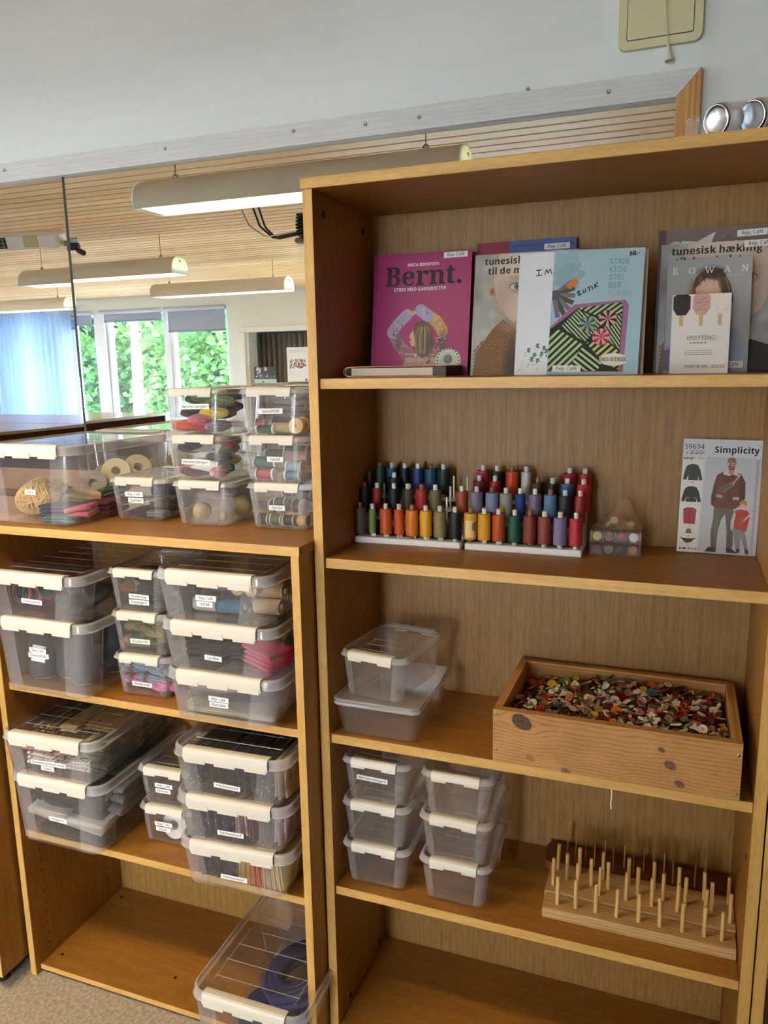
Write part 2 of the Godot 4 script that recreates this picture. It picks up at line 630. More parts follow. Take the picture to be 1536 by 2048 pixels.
	pc.blobs(rng, 120, [C("23262e"), C("3d5a6a"), C("b07a60"), C("d8b8a0"), C("7d2f2f")], .02, .05, .15, .34, .85, .56)
	pc.print_lines(.12, .65, .9, 6, .035, C("9aa2ae"), rng)
	pc.poly([.1, .86, .2, .86, .2, .93, .1, .93], C("4c525c"))
	k = MB.new()
	k.card(.32, .47, .004)
	tag(put("poster", k.mesh(), mat(Color.WHITE, .6, 0, pc.tex()), self, Vector3(-3.95, 1.63, 7.10), Vector3(0, PI, 0)), "white poster with a group of people printed on it, hanging in the doorway", "poster")
	pc = Pic.new(128, 96, C("15161a"))
	pc.blobs(rng, 40, [C("24303a"), C("53484f"), C("c9b0ae")], .03, .09, .05, .1, .95, .6)
	pc.poly([0, .66, 1, .66, 1, 1, 0, 1], C("b9cfca"))
	pc.ell(.62, .83, .05, .05, C("3f7a68"))
	k = MB.new()
	k.card(.33, .24, .004)
	tag(put("poster", k.mesh(), mat(Color.WHITE, .6, 0, pc.tex()), self, Vector3(-4.44, 1.5, 7.10), Vector3(0, PI, 0)), "small dark photo poster with a pale green strip, hanging in the doorway", "poster")
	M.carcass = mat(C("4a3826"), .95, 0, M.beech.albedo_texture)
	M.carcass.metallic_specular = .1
	# low furniture in the middle of the room
	for i in 2:
		var t := thing("low_cabinet", ["low wooden cabinet block in the mirror, the one nearer the wall", "low wooden cabinet block in the mirror, the one nearer the windows"][i], "cabinet", Vector3(-4.17, 0, [1.45, 2.81][i]), Vector3.ZERO, "low cabinets standing in the room")
		var d: float = [1.73, .97][i]
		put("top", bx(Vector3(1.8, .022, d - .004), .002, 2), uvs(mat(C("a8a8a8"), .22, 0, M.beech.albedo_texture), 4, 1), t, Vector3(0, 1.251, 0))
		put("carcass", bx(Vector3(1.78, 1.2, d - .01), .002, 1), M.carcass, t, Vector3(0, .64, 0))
	# heater and cables under the ceiling
	var ht := thing("ceiling_heater", "white electric heater with a dark grille under the slatted ceiling", "heater", Vector3(-3.37, 2.445, 1.78), Vector3(-.3, -.25, 0))
	put("case", bx(Vector3(.9, .10, .13), .02, 0), M.white, ht)
	put("grille", bx(Vector3(.46, .065, .012), .003, 0), M.black, ht, Vector3(-.12, -.005, -.066))
	k = MB.new()
	for i in 15:
		k.box(Vector3(-.34 + i * .031, -.005, -.073), Vector3(.006, .064, .006), .001, 1)
	for i in 3:
		k.box(Vector3(-.12, -.026 + i * .021, -.073), Vector3(.46, .004, .006), .001, 0)
	put("grille_bars", k.mesh(), M.steel, ht)
	put("lamp_cover", bx(Vector3(.1, .07, .02), .008, 0), mat(C("d8cc9a"), .3), ht, Vector3(.27, 0, -.062))
	put("bracket", bx(Vector3(.14, .03, .03), .004, 0), M.steel, ht, Vector3(.47, -.03, .02))
	put("knuckle", bx(Vector3(.08, .045, .05), .01, 0), M.black, ht, Vector3(.50, -.065, .02))
	put("arm", bx(Vector3(.06, .03, .03), .008, 0), M.black, ht, Vector3(.545, -.10, .02), Vector3(0, 0, -.5))
	var cb := thing("cable_box", "black cable box under the ceiling beside the bookcase top", "junction box", Vector3(-1.185, 2.365, 1.8))
	k = MB.new()
	for i in 7:
		k.box(Vector3(0, -.05 + i * .017, 0), Vector3(.12 - absf(i - 3) * .004, .012, .1), .004, 0)
	k.box(Vector3(0, 0, 0), Vector3(.10, .12, .08), .004, 0)
	k.box(Vector3(.0, .155, 0), Vector3(.03, .2, .03), .002, 1)
	put("ribbed_body", k.mesh(), M.black, cb)
	put("foot", bx(Vector3(.1, .03, .06), .01, 0), mat(C("77736c"), .5), cb, Vector3(-.03, -.075, 0))
	for j in 3:
		var e: Array = [["c3bbae", -.07, .004, "thin pale cable looping below the ceiling, outermost of three"], ["171717", 0.0, .006, "black cable looping below the ceiling, middle one of three"], ["171717", .03, .006, "black cable looping below the ceiling, innermost of three"]][j]
		var cv := Curve3D.new()
		for q in [[-1.53, 2.615, 0, .1], [-1.535, 2.50, 0, .06], [-1.49, 2.39, .03, .05], [-1.41, 2.325, .05, .02], [-1.31, 2.335, .05, .0], [-1.2, 2.345, .04, .0]]:
			var sh: float = e[1] * clampf((-1.25 - q[0]) / .28, 0, 1)
			cv.add_point(Vector3(q[0] + sh, q[1] - .006 * j * float(q[0] > -1.5), 1.8 + .012 * j), Vector3(-q[2], q[3], 0), Vector3(q[2], -q[3], 0))
		var pts := []
		for i in 22:
			pts.append(cv.sample_baked(cv.get_baked_length() * i / 21.))
		k = MB.new()
		k.tube(pts, e[2], 6)
		tag(put("ceiling_cable", k.mesh(), mat(C(e[0]), .5), self), e[3], "cable", "cables under the ceiling")

func drape(w: float, h: float, folds: int, deep: float, sd: int) -> ArrayMesh:
	var g := RandomNumberGenerator.new()
	g.seed = sd
	var k := MB.new()
	var ph := []
	for i in 4:
		ph.append(g.randf() * TAU)
	for side in 2:
		var rows := []
		for i in 9:
			var r := PackedVector3Array()
			for j in folds * 8 + 1:
				var s := float(j) / (folds * 8)
				var a := s * folds * TAU + .7 * sin(s * 9. + ph[0]) + .3 * sin(i * .5 + s * 20.)
				r.append(Vector3((s - .5) * w + cos(a) * .008, h * .5 - h * i / 8., sin(a) * deep * (.7 + .3 * sin(s * 13. + ph[1])) + side * .003))
			rows.append(r)
		k.loft(rows, false, -1.0 if side else 1.0, 4, 4)
	return k.mesh()

# ---------------------------------------------------------------- outside the windows
func outside() -> void:
	var k := MB.new()
	k.box(Vector3(-9, -.35, 24), Vector3(60, .1, 33), 0, 0)
	struct("trim_ground", k.mesh(), mat(C("8d8b84"), .9)).name = "ground"
	var bark := Pic.new(64, 256, C("d9d6cf"))
	bark.blobs(rng, 60, [C("3a3632"), C("77716a"), C("a39d94")], .05, .3)
	var bm := mat(Color.WHITE, .8, 0, bark.tex())
	var lm := []
	for c in ["33502a", "446633", "587a42", "263f22"]:
		var m := StandardMaterial3D.new()
		m.albedo_color = C(c)
		m.roughness = .6
		m.backlight_enabled = true
		m.backlight = Color(.4, .55, .25)
		lm.append(m)
	var leaf := MB.new()
	leaf.quad(Vector3(-.06, 0, 0), Vector3(0, .03, .05), Vector3(0, .012, 0), Vector3(0, .03, -.05), Vector3.UP)
	leaf.quad(Vector3(0, .03, .05), Vector3(.08, 0, 0), Vector3(0, .012, 0), Vector3(0, .012, 0), Vector3.UP)
	leaf.tri(Vector3(0, .012, 0), Vector3(.08, 0, 0), Vector3(0, .03, -.05), Vector3.UP, Vector3.UP, Vector3.UP)
	var lmesh := leaf.mesh()
	var spots := [[-14.8, 13.0, 8, 0], [-12.6, 11.4, 8, 1], [-11.2, 13.8, 9, 2], [-9.7, 11.3, 8, 0], [-8.4, 13.5, 9, 3], [-7.0, 11.6, 8, 1], [-16.5, 16, 9, 3], [-13.0, 17, 10, 3], [-9.4, 17.5, 10, 3], [-5.5, 14.5, 9, 2], [-18.5, 13.5, 8, 1]]
	var nth := ["first", "second", "third", "fourth", "fifth", "sixth", "seventh", "eighth", "ninth", "tenth", "eleventh"]
	for i in spots.size():
		var s: Array = spots[i]
		var t := thing("birch_tree", "birch tree with white spotted trunk, %s from the left beyond the windows" % nth[rank(spots, i)], "tree", Vector3(s[0], -.3, s[1]), Vector3.ZERO, "birch trees beyond the windows")
		k = MB.new()
		var pts := []
		for j in 8:
			pts.append(Vector3(sin(j * .9 + i) * .08, j * s[2] / 7., cos(j * 1.1 + i) * .08))
		k.tube(pts, .11, 9)
		put("trunk", k.mesh(), bm, t)
		crown(t, lmesh, lm[s[3]], 3000, Vector3(0, s[2] * .66, 0), Vector3(1.6, s[2] * .36, 1.4), i)
	for i in 9:
		var p := Vector3(-16.5 + i * 1.3, -.3, 12.4 + (i * 37 % 10) * .14)
		var t := thing("leafy_bush", "dense light green bush, %s from the left in the row beyond the windows" % nth[i], "bush", p, Vector3.ZERO, "bushes beyond the windows")
		crown(t, lmesh, lm[(i * 2 + 1) % 3], 3200, Vector3(0, 1.3, 0), Vector3(1.0, 1.5, .8), 50 + i)
	for i in 8:
		var p := Vector3(-21.0 + i * 2.3, -.3, 20.5 + (i * 31 % 7) * .3)
		var t := thing("forest_tree", "dark green leafy tree behind the birches, %s from the left in its row" % nth[i], "tree", p, Vector3.ZERO, "dark trees behind the birches")
		crown(t, lmesh, lm[3], 13000, Vector3(0, 3.8, 0), Vector3(2.0, 4.0, 1.2), 80 + i, 1.9)

func rank(spots: Array, i: int) -> int:
	var k := 0
	for s in spots:
		if s[0] < spots[i][0] or (s[0] == spots[i][0] and s[1] < spots[i][1]):
			k += 1
	return k

func crown(t: Node, leaf: Mesh, m: Material, count: int, c: Vector3, r: Vector3, sd: int, size := 1.25) -> void:
	var g := RandomNumberGenerator.new()
	g.seed = sd
	var mm := MultiMesh.new()
	mm.transform_format = MultiMesh.TRANSFORM_3D
	mm.mesh = leaf
	mm.instance_count = count
	for i in count:
		var d := Vector3(g.randfn(), g.randfn(), g.randfn()).normalized() * pow(g.randf(), .45)
		d += .22 * Vector3(sin(d.y * 9. + sd), sin(d.z * 8. + sd), sin(d.x * 9.))
		var b := Basis.from_euler(Vector3(g.randf_range(-1, 1), g.randf() * TAU, g.randf_range(-1, 1))).scaled(Vector3.ONE * size * g.randf_range(.8, 1.5))
		mm.set_instance_transform(i, Transform3D(b, c + d * r))
	var o := MultiMeshInstance3D.new()
	o.name = "crown"
	o.multimesh = mm
	o.material_override = m
	o.set_meta("kind", "stuff")
	t.add_child(o, true)

# ---------------------------------------------------------------- ceiling lamps
func lamps() -> void:
	var where := ["nearest one, its lit louvre ending behind the tall bookcase", "second row, crossed by the mirror joint", "third row, in front of the windows", "far left, in front of the curtain"]
	var at := [Vector3(-.84, 2.32, .945), Vector3(-3.59, 2.32, 3.0), Vector3(-3.49, 2.32, 4.58), Vector3(-6.36, 2.32, 4.9)]
	for i in 4:
		lamp(at[i], "hanging lamp with rounded grey housing, " + where[i], 1.48)

func lamp(p: Vector3, label: String, len: float) -> void:
	var t := thing("ceiling_lamp", label, "lamp", p, Vector3.ZERO, "hanging ceiling lamps")
	var hl := len * .5
	var prof := []
	for i in 13:
		var a := PI * i / 12.
		prof.append(Vector2(cos(a) * .1, .045 + sin(a) * .085))
	prof.push_front(Vector2(.1, 0))
	prof.append(Vector2(-.1, 0))
	var k := MB.new()
	for s in 2:
		var rows := []
		for x in [-hl, hl]:
			var r := PackedVector3Array()
			for q in prof:
				var qq: Vector2 = q * (1.0 - s * .03)
				r.append(Vector3(x, qq.y, qq.x))
			rows.append(r)
		k.loft(rows, false, 1.0 - 2.0 * s)
	for s in [-1, 1]:
		k.box(Vector3(0, .002, s * .0985), Vector3(len, .006, .006), .001, 0)
	if k.n[0].y < -.01 and k.v[0].y > .01:
		pass
	put("housing", k.mesh(), M.lampgrey, t)
	var out := PackedVector2Array()
	for q in prof:
		out.append(Vector2(q.x * 1.02, q.y * 1.02))
	for s in [-1, 1]:
		k = MB.new()
		k.prism(out, -.004, .004)
		var e := put("end_cap", k.mesh(), M.acrylic, t, Vector3(s * (hl + .003), 0, 0), Vector3(0, PI / 2, 0))
		k = MB.new()
		k.t = Transform3D(Basis(Vector3.RIGHT, PI / 2), Vector3.ZERO)
		k.lathe([[0, -.008], [.007, -.008], [.007, -.008], [.007, .008], [.007, .008], [0, .008]], 10)
		put("screw", k.mesh(), M.steel, e, Vector3(0, .095, 0))
	k = MB.new()
	for j in 29:
		k.box(Vector3(-hl + .02 + j * (len - .04) / 28., .022, 0), Vector3(.0025, .036, .185), 0, 1)
	k.box(Vector3(0, .022, 0), Vector3(len - .02, .036, .003), 0, 0)
	put("louvre", k.mesh(), mat(C("b9b4a6"), .4), t)
	k = MB.new()
	k.t = Transform3D(Basis(Vector3.BACK, PI / 2), Vector3(0, .075, 0))
	k.lathe([[0, -hl + .03], [.013, -hl + .03], [.013, -hl + .03], [.013, hl - .03], [.013, hl - .03], [0, hl - .03]], 10)
	var glow := StandardMaterial3D.new()
	glow.albedo_color = C("fff6e0")
	glow.emission_enabled = true
	glow.emission = C("ffedc4")
	glow.emission_energy_multiplier = 1.0
	put("lamp_tube", k.mesh(), glow, t)
	for s in [-1, 1]:
		k = MB.new()
		k.tube([Vector3(0, 0, 0), Vector3(0, .06, 0), Vector3(0, .185, 0)], .0025, 5)
		k.t = Transform3D(Basis(Vector3.RIGHT, PI / 2), Vector3(0, .012, 0))
		k.lathe([[.006, -.003], [.013, -.003], [.013, .003], [.006, .003], [.006, -.003]], 10)
		put("hanger", k.mesh(), M.steel, t, Vector3(s * (hl - .16), .125, 0))
	var l := AreaLight3D.new()
	l.name = "lamp_light"
	l.area_size = Vector2(len - .08, .15)
	l.light_color = C("ffeccb")
	l.light_energy = 3.6
	l.shadow_enabled = true
	l.position = Vector3(0, .055, 0)
	l.rotation = Vector3(-PI / 2, 0, 0)
	t.add_child(l)

# ---------------------------------------------------------------- mirror, its frame, and what hangs on the wall
func mirror_and_wall_things() -> void:
	var mm := mat(C("eef2f0"), 0.0, 1.0)
	var fr := thing("wall_mirror", "large wall mirror in two panels, whitewashed wood along its top and bare pine at right", "mirror", Vector3(0, 1.0, -.352))
	for e in [[-2.4, -.897, -.0033], [-.889, .69, 0.0]]:
		var w: float = e[1] - e[0]
		var gl := put("mirror_panel", bx(Vector3(w, 1.16, .004), .0008, 0, Vector3(0, .58, 0)), mm, fr, Vector3((e[0] + e[1]) * .5, 0, 0), Vector3(e[2], 0, 0))
		put("backing", bx(Vector3(w - .002, 1.16, .003), 0, 0), M.black, gl, Vector3(0, .58, -.0038))
	put("dark_joint", bx(Vector3(.012, 1.16, .003), 0, 1), M.black, fr, Vector3(-.893, .58, -.0015))
	var k := MB.new()
	k.o = Vector3(.3, .1, 0)
	var yb := 2.146
	k.t = Transform3D(Basis(Vector3.UP, 0), Vector3.ZERO)
	k.prism(PackedVector2Array([Vector2(-2.45, yb), Vector2(.677, yb), Vector2(.723, yb + .05), Vector2(-2.45, yb + .05)]), -.01, .014)
	for i in k.u.size():
		k.u[i] = Vector2(k.u[i].y, k.u[i].x)
	var rail := put("top_rail", k.mesh(), M.wash, fr, Vector3(0, -1, .004))
	k = MB.new()
	k.prism(PackedVector2Array([Vector2(.677, 1.0), Vector2(.723, 1.0), Vector2(.723, yb + .049), Vector2(.677, yb - .001)]), -.01, .0138)
	put("side_rail", k.mesh(), M.pine, fr, Vector3(0, -1, .004))
	var sc := MB.new()
	sc.t = Transform3D(Basis(Vector3.RIGHT, PI / 2), Vector3.ZERO)
	sc.lathe([[.0045, 0], [.0045, .002], [.0035, .0025], [.0015, .001], [0, .001]], 10)
	var scm := sc.mesh()
	for x in [-1.08, -.545, -.18, .005, .135, .545]:
		put("screw", scm, M.steel, rail, Vector3(x, yb + .026 + (.006 if x < 0 else 0), .0142))
	# cream hatch with a pull cord
	var h := thing("wall_hatch", "cream hatch cover set into the white wall above the bookcase", "hatch", Vector3(.64, 2.38, -.353))
	k = MB.new()
	k.prism(rounded(.16, .264, .016), 0, .012)
	put("cover_frame", k.mesh(), M.cream, h)
	k = MB.new()
	k.prism(rounded(.128, .232, .005), 0, .0125)
	put("door_gap", k.mesh(), mat(C("4a4430"), .8), h)
	k = MB.new()
	k.prism(rounded(.125, .229, .004), 0, .014)
	put("hatch_door", k.mesh(), M.cream, h)
	var pc := thing("pull_cord", "thin white pull cord with a small bell shaped knob at its end", "pull cord", Vector3(.651, 2.56, -.325))
	k = MB.new()
	k.tube([Vector3(-.02, 0, 0), Vector3(-.005, -.2, 0), Vector3(.006, -.32, 0)], .0012, 6)
	put("cord", k.mesh(), mat(C("cfc8b4"), .7), pc)
	k = MB.new()
	k.lathe([[.002, .018], [.004, .015], [.0065, 0], [.0095, -.012], [.0095, -.012], [.0085, -.013], [0, -.008]], 14)
	put("cord_knob", k.mesh(), mat(C("d8d2bf"), .4), pc, Vector3(.009, -.336, 0), Vector3(0, 0, .12))
	tag(put("wall_hook", scm, M.steel, self, Vector3(.375, 2.205, -.354)), "tiny screw head in the white wall just over the whitewashed rail", "screw")

func rounded(w: float, h: float, r: float, seg := 4) -> PackedVector2Array:
	var p := PackedVector2Array()
	var cs := [[1, 1], [-1, 1], [-1, -1], [1, -1]]
	for k in 4:
		for j in seg + 1:
			var a := PI * .5 * (k + float(j) / seg)
			p.append(Vector2(cs[k][0] * (w * .5 - r) + cos(a) * r, cs[k][1] * (h * .5 - r) + sin(a) * r))
	return p
# ---------------------------------------------------------------- bookcases
func panel(called: String, s: Vector3, c: Vector3, g: int, parent: Node, front := true, m: Material = null) -> MeshInstance3D:
	var cut := .0012 if front else 0.0
	var p := put(called, bx(Vector3(s.x, s.y, s.z - cut), .0006, g), m if m else M.beech, parent, c - Vector3(0, 0, cut * .5))
	if front:
		put("edge_band", bx(Vector3(s.x - .0004, s.y - .0004, cut), .0004, g), M.edge, p, Vector3(0, 0, s.z * .5))
	return p

func disc(r: float, d: float, seg := 12) -> ArrayMesh:
	var k := MB.new()
	k.t = Transform3D(Basis(Vector3.RIGHT, PI / 2), Vector3.ZERO)
	k.lathe([[0, -d], [r, -d], [r, -d], [r, d], [r, d], [0, d]], seg)
	return k.mesh()

func bookcase(called: String, label: String, x0: float, x1: float, zf: float, zb: float, y0: float, y1: float, t: float, shelves: Array, zi: float) -> Node3D:
	var o := thing(called, label, "bookcase", Vector3(x0, 0, zf))
	var w := x1 - x0
	var d := zf - zb
	panel("top_panel", Vector3(w + .006, .0205, d + .008), Vector3(w * .5, y1 - .01025, -d * .5 - .001), 0, o)
	for x in [t * .5, w - t * .5]:
		panel("side_panel", Vector3(t, y1 - .0205 - y0, d + .004), Vector3(x, (y0 + y1 - .0205) * .5, -d * .5 - .002), 1, o)
	for s in shelves:
		panel("shelf", Vector3(w - 2 * t - .001, s[1], d - zi - .001), Vector3(w * .5, s[0] - s[1] * .5, -d * .5 - zi * .5), 0, o)
	put("back_panel", bx(Vector3(w - .006, y1 - .0212 - y0, .004), 0, 1), M.back, o, Vector3(w * .5, (y0 + y1) * .5 - .0106, -d - .0022))
	for x in [.05, w - .05]:
		for z in [-.05, -d + .05]:
			var k := MB.new()
			k.lathe([[.012, 0], [.014, .004], [.014, y0 + shelves[0][0] - shelves[0][1] - y0 - .0005]], 12)
			put("foot", k.mesh(), M.black, o, Vector3(x, .0005, z))
	return o

func bookcases() -> void:
	var t := bookcase("tall_bookcase", "tall beech bookcase holding books, thread spools and the tray of buttons", 0.0, .9009, 0.0, -.3209, 0.0, 1.9878, .0214, [[.0626, .021], [.4368, .0209], [.8179, .0215], [1.2229, .0221], [1.6013, .0213]], .0082)
	var hole := disc(.0075, .0006)
	for q in [[1.927, -.052], [1.926, -.262], [.085, -.27], [.085, -.075]]:
		put("cover_cap", hole, M.black, t, Vector3(.0216, q[0], q[1]), Vector3(0, PI / 2, 0))
	for q in [[1.3, -.05], [.68, -.05], [.68, -.27]]:
		put("cover_cap", hole, M.black, t, Vector3(.9009 - .0216, q[0], q[1]), Vector3(0, PI / 2, 0))
	var l := bookcase("low_bookcase", "low beech bookcase stacked with labelled plastic storage boxes", -.8722, -.0037, .0665, -.2914, 0.0, 1.2624, .019, [[.0235, .0145], [.432, .0185], [.846, .0185]], .0163)
	var peg := disc(.0024, .0004, 8)
	for z in [-.055, -.30]:
		for i in 12:
			put("peg_hole", peg, M.black, l, Vector3(.0192, .062 + i * .032, z), Vector3(0, PI / 2, 0))
	put("cover_cap", hole, M.black, l, Vector3(.0192, 1.21, -.02), Vector3(0, PI / 2, 0))
	for q in [[.05, -.065], [.05, -.315], [.4, -.10]]:
		put("cam_fitting", disc(.0045, .0004, 10), M.black, l, Vector3(q[0], .0237, q[1]), Vector3(PI / 2, 0, 0))
	bookcase("side_bookcase", "neighbouring beech bookcase of which only the front edge shows at the right", .9036, 1.804, 0.0, -.3209, 0.0, 1.9878, .0214, [[.0626, .021], [.478, .0209], [.9, .0215], [1.3, .0221], [1.65, .0213]], .0082)
	var c := thing("beech_cabinet", "beech cabinet side standing forward at the far left of the low bookcase", "cabinet", Vector3(-1.32, 0, 0))
	panel("side_panel", Vector3(.02, 1.19, .436), Vector3(.425, .645, -.072), 1, c)
	panel("side_panel", Vector3(.02, 1.19, .436), Vector3(-.425, .645, -.072), 1, c)
	panel("top_panel", Vector3(.87, .02, .436), Vector3(0, 1.25, -.072), 0, c)
	panel("bottom_panel", Vector3(.828, .02, .42), Vector3(0, .061, -.072), 0, c)
	put("back_panel", bx(Vector3(.828, 1.16, .006), 0, 1), M.back, c, Vector3(0, .65, -.284))
	for s in [-1, 1]:
		panel("cabinet_door", Vector3(.411, 1.165, .018), Vector3(s * .2075, .655, .135), 1, c)
		for z in [-.25, .1]:
			var k := MB.new()
			k.lathe([[.02, 0], [.02, .02], [.012, .03], [.012, .0505]], 14)
			put("foot", k.mesh(), M.black, c, Vector3(s * .38, .0005, z))

# ---------------------------------------------------------------- storage boxes
var box_at := {}

func tub_meshes(big: bool, h: float) -> Array:
	var key := ["tub", big, h]
	if meshes.has(key):
		return meshes[key]
	var W := .295 if big else .166
	var D := .39 if big else .21
	var bw := W - (.048 if big else .036)
	var bd := D - (.011 if big else .017)
	var tw := W - .014
	var td := D - (.008 if big else .010)
	var r := .026 if big else .014
	var sk := .023 if big else .0125
	var k := MB.new()
	var yt := h - sk
	var rs := [[bw - .008, bd - .008, r, 0.0], [bw - .002, bd - .002, r, .002], [bw, bd, r, .006], [tw, td, r + .004, yt]]
	var inn := [[tw - .003, td - .003, r + .003, yt], [bw - .003, bd - .003, r, .006], [bw - .008, bd - .008, r, .0025]]
	var rings := []
	for e in rs:
		rings.append(k.rrect(e[0], e[1], e[2], e[3]))
	k.loft(rings)
	k.cap(rings[0], Vector3.DOWN)
	rings = []
	for e in inn:
		rings.append(k.rrect(e[0], e[1], e[2], e[3]))
	k.loft(rings)
	k.cap(rings[2], Vector3.UP)
	# foot ring that nests in the lid below
	k.loft([k.rrect(bw - .03, bd - .03, r * .7, .0005), k.rrect(bw - .03, bd - .03, r * .7, -.0035), k.rrect(bw - .036, bd - .036, r * .7, -.0035), k.rrect(bw - .036, bd - .036, r * .7, .0005)])
	# small ribs under the rim, stiffer corner columns on the big boxes
	for sx in [-1, 1]:
		for sz in [-1, 1]:
			k.box(Vector3(sx * W * .36, yt - .008, sz * (td * .5 + .0012)), Vector3(.0025, .018, .0022), .0004, 1)
	var body := k.mesh()
	body.surface_set_material(0, M.tub)
	k = MB.new()
	if true:
		for c in 4:
			var rows := []
			for e in [[bw + .0016, bd + .0016, r, .006], [tw + .0016, td + .0016, r + .004, yt]]:
				var full := k.rrect(e[0], e[1], e[2], e[3])
				var row := PackedVector3Array()
				var a := full[c * 6]
				var b := full[c * 6 + 5]
				var back := .032 if big else .006
				row.append(a + (Vector3(0, 0, -signf(a.z)) if c % 2 == 0 else Vector3(-signf(a.x), 0, 0)) * back)
				for j in 6:
					row.append(full[c * 6 + j])
				row.append(b + (Vector3(-signf(b.x), 0, 0) if c % 2 == 0 else Vector3(0, 0, -signf(b.z))) * back)
				rows.append(row)
			k.loft(rows, false)
			for q in [rows[0][0], rows[0][7]]:
				var i := 0 if q == rows[0][0] else 7
				k.tube([rows[0][i], rows[1][i]], .0011, 4)
	k.mesh(body)
	body.surface_set_material(1, M.column)
	# rim of the tub and skirt of the lid
	k = MB.new()
	var lr := r + .012
	var rec := .0035 if big else .002
	var lw := W
	var ld := D
	rings = []
	for e in [[tw, td, lr - .006, yt + .001], [lw + .003, ld + .003, lr, yt], [lw + .003, ld + .003, lr, yt + .0025], [lw - .001, ld - .001, lr, yt + .004], [lw - .002, ld - .002, lr, h - .005], [lw - .006, ld - .006, lr, h - .0015], [lw - .014, ld - .014, lr - .004, h]]:
		rings.append(k.rrect(e[0], e[1], e[2], e[3], 7))
	k.loft(rings)
	var lid := k.mesh()
	lid.surface_set_material(0, M.rim)
	k = MB.new()
	rings = []
	for e in [[lw - .014, ld - .014, lr - .004, h], [lw - .026, ld - .026, lr - .008, h - .0005], [lw - .034, ld - .034, lr - .01, h - rec], [lw - .05, ld - .05, lr - .012, h - rec]]:
		rings.append(k.rrect(e[0], e[1], e[2], e[3], 7))
	k.loft(rings)
	k.cap(rings[3], Vector3.UP)
	k.mesh(lid)
	lid.surface_set_material(1, M.lid)
	k = MB.new()
	var cnt := 6 if big else 5
	for i in cnt:
		k.box(Vector3(0, h - .0042, -ld * .5 + ld * (i + 1.2) / (cnt + 1.4)), Vector3(lw - .07, .0016, .0016), .0005, 0)
	for s in [-1, 1]:
		k.box(Vector3(s * (lw * .5 - .04), h - .0042, 0), Vector3(.0014, .0012, ld - .09), .0004, 2)
	k.mesh(lid)
	lid.surface_set_material(2, M.rim)
	# white snap clip, drawn for the front
	k = MB.new()
	var cw := .212 if big else .107
	k.t = Transform3D(Basis(Vector3(0, 0, 1), Vector3(0, 1, 0), Vector3(-1, 0, 0)), Vector3(0, h, D * .5))
	k.prism(PackedVector2Array([Vector2(-.020, .0005), Vector2(-.012, .0024), Vector2(-.003, .0028), Vector2(.0018, .0012), Vector2(.0042, -.003), Vector2(.0052, -.008), Vector2(.0056, -sk + .001), Vector2(.0036, -sk + .001), Vector2(.003, -.007), Vector2(-.002, .0002), Vector2(-.02, -.0004)]), -cw * .5, cw * .5)
	k.t = Transform3D(Basis(), Vector3(0, h, D * .5))
	if big:
		for x in [-.5 + .14, 0., .5 - .14]:
			k.box(Vector3(x * cw, -sk - .003, .0045), Vector3(cw * .25, .009, .003), .0008, 0)
		for x in [-.5 + .14, 0., .5 - .14]:
			k.box(Vector3(x * cw, -sk + .003, .0058), Vector3(cw * .24, .007, .001), .0004, 0)
		k.box(Vector3(0, -sk - .001, .0035), Vector3(cw, .004, .002), .0004, 0)
	else:
		for x in [-.34, .34]:
			k.box(Vector3(x * cw, -sk - .002, .0045), Vector3(cw * .31, .007, .003), .0008, 0)
		k.box(Vector3(0, -sk - .0005, .0035), Vector3(cw, .003, .002), .0004, 0)
	var clip := k.mesh()
	meshes[key] = [body, lid, clip, W, D, bd, td, yt]
	return meshes[key]

func storage_box(id: String, label: String, big: bool, h: float, x: float, z: float, y: float, yaw: float, strips := []) -> void:
	var m := tub_meshes(big, h)
	var b := Basis(Vector3.UP, deg_to_rad(yaw))
	var p := Vector3(x, y + .0036, z) - b * Vector3(0, 0, m[4] * .5 + .0056)
	var o := thing("storage_box", label, "storage box", p, Vector3(0, deg_to_rad(yaw), 0), "clear plastic storage boxes")
	put("body", m[0], null, o)
	put("lid", m[1], null, o)
	put("clip", m[2], M.clip, o)
	put("clip", m[2], M.clip, o, Vector3.ZERO, Vector3(0, PI, 0))
	for s in strips:
		var tilt := atan((m[6] - m[5]) * .5 / m[7])
		var zz: float = lerpf(m[5], m[6], s[2] / m[7]) * .5 + .0012
		var w: float = .0054 * s[0].length() * .72 + .016
		var k := MB.new()
		k.card(w, .0118, .0004)
		var c := put("label_strip", k.mesh(), M.paper, o, Vector3(s[1] + .0042, s[2] + .0035, zz + .0012), Vector3(tilt, 0, rng.randf_range(-.03, .02)))
		text(s[0], .0062, sans, M.ink, c, Vector3(0, .0003, .0003))
	box_at[id] = Transform3D(b, p)

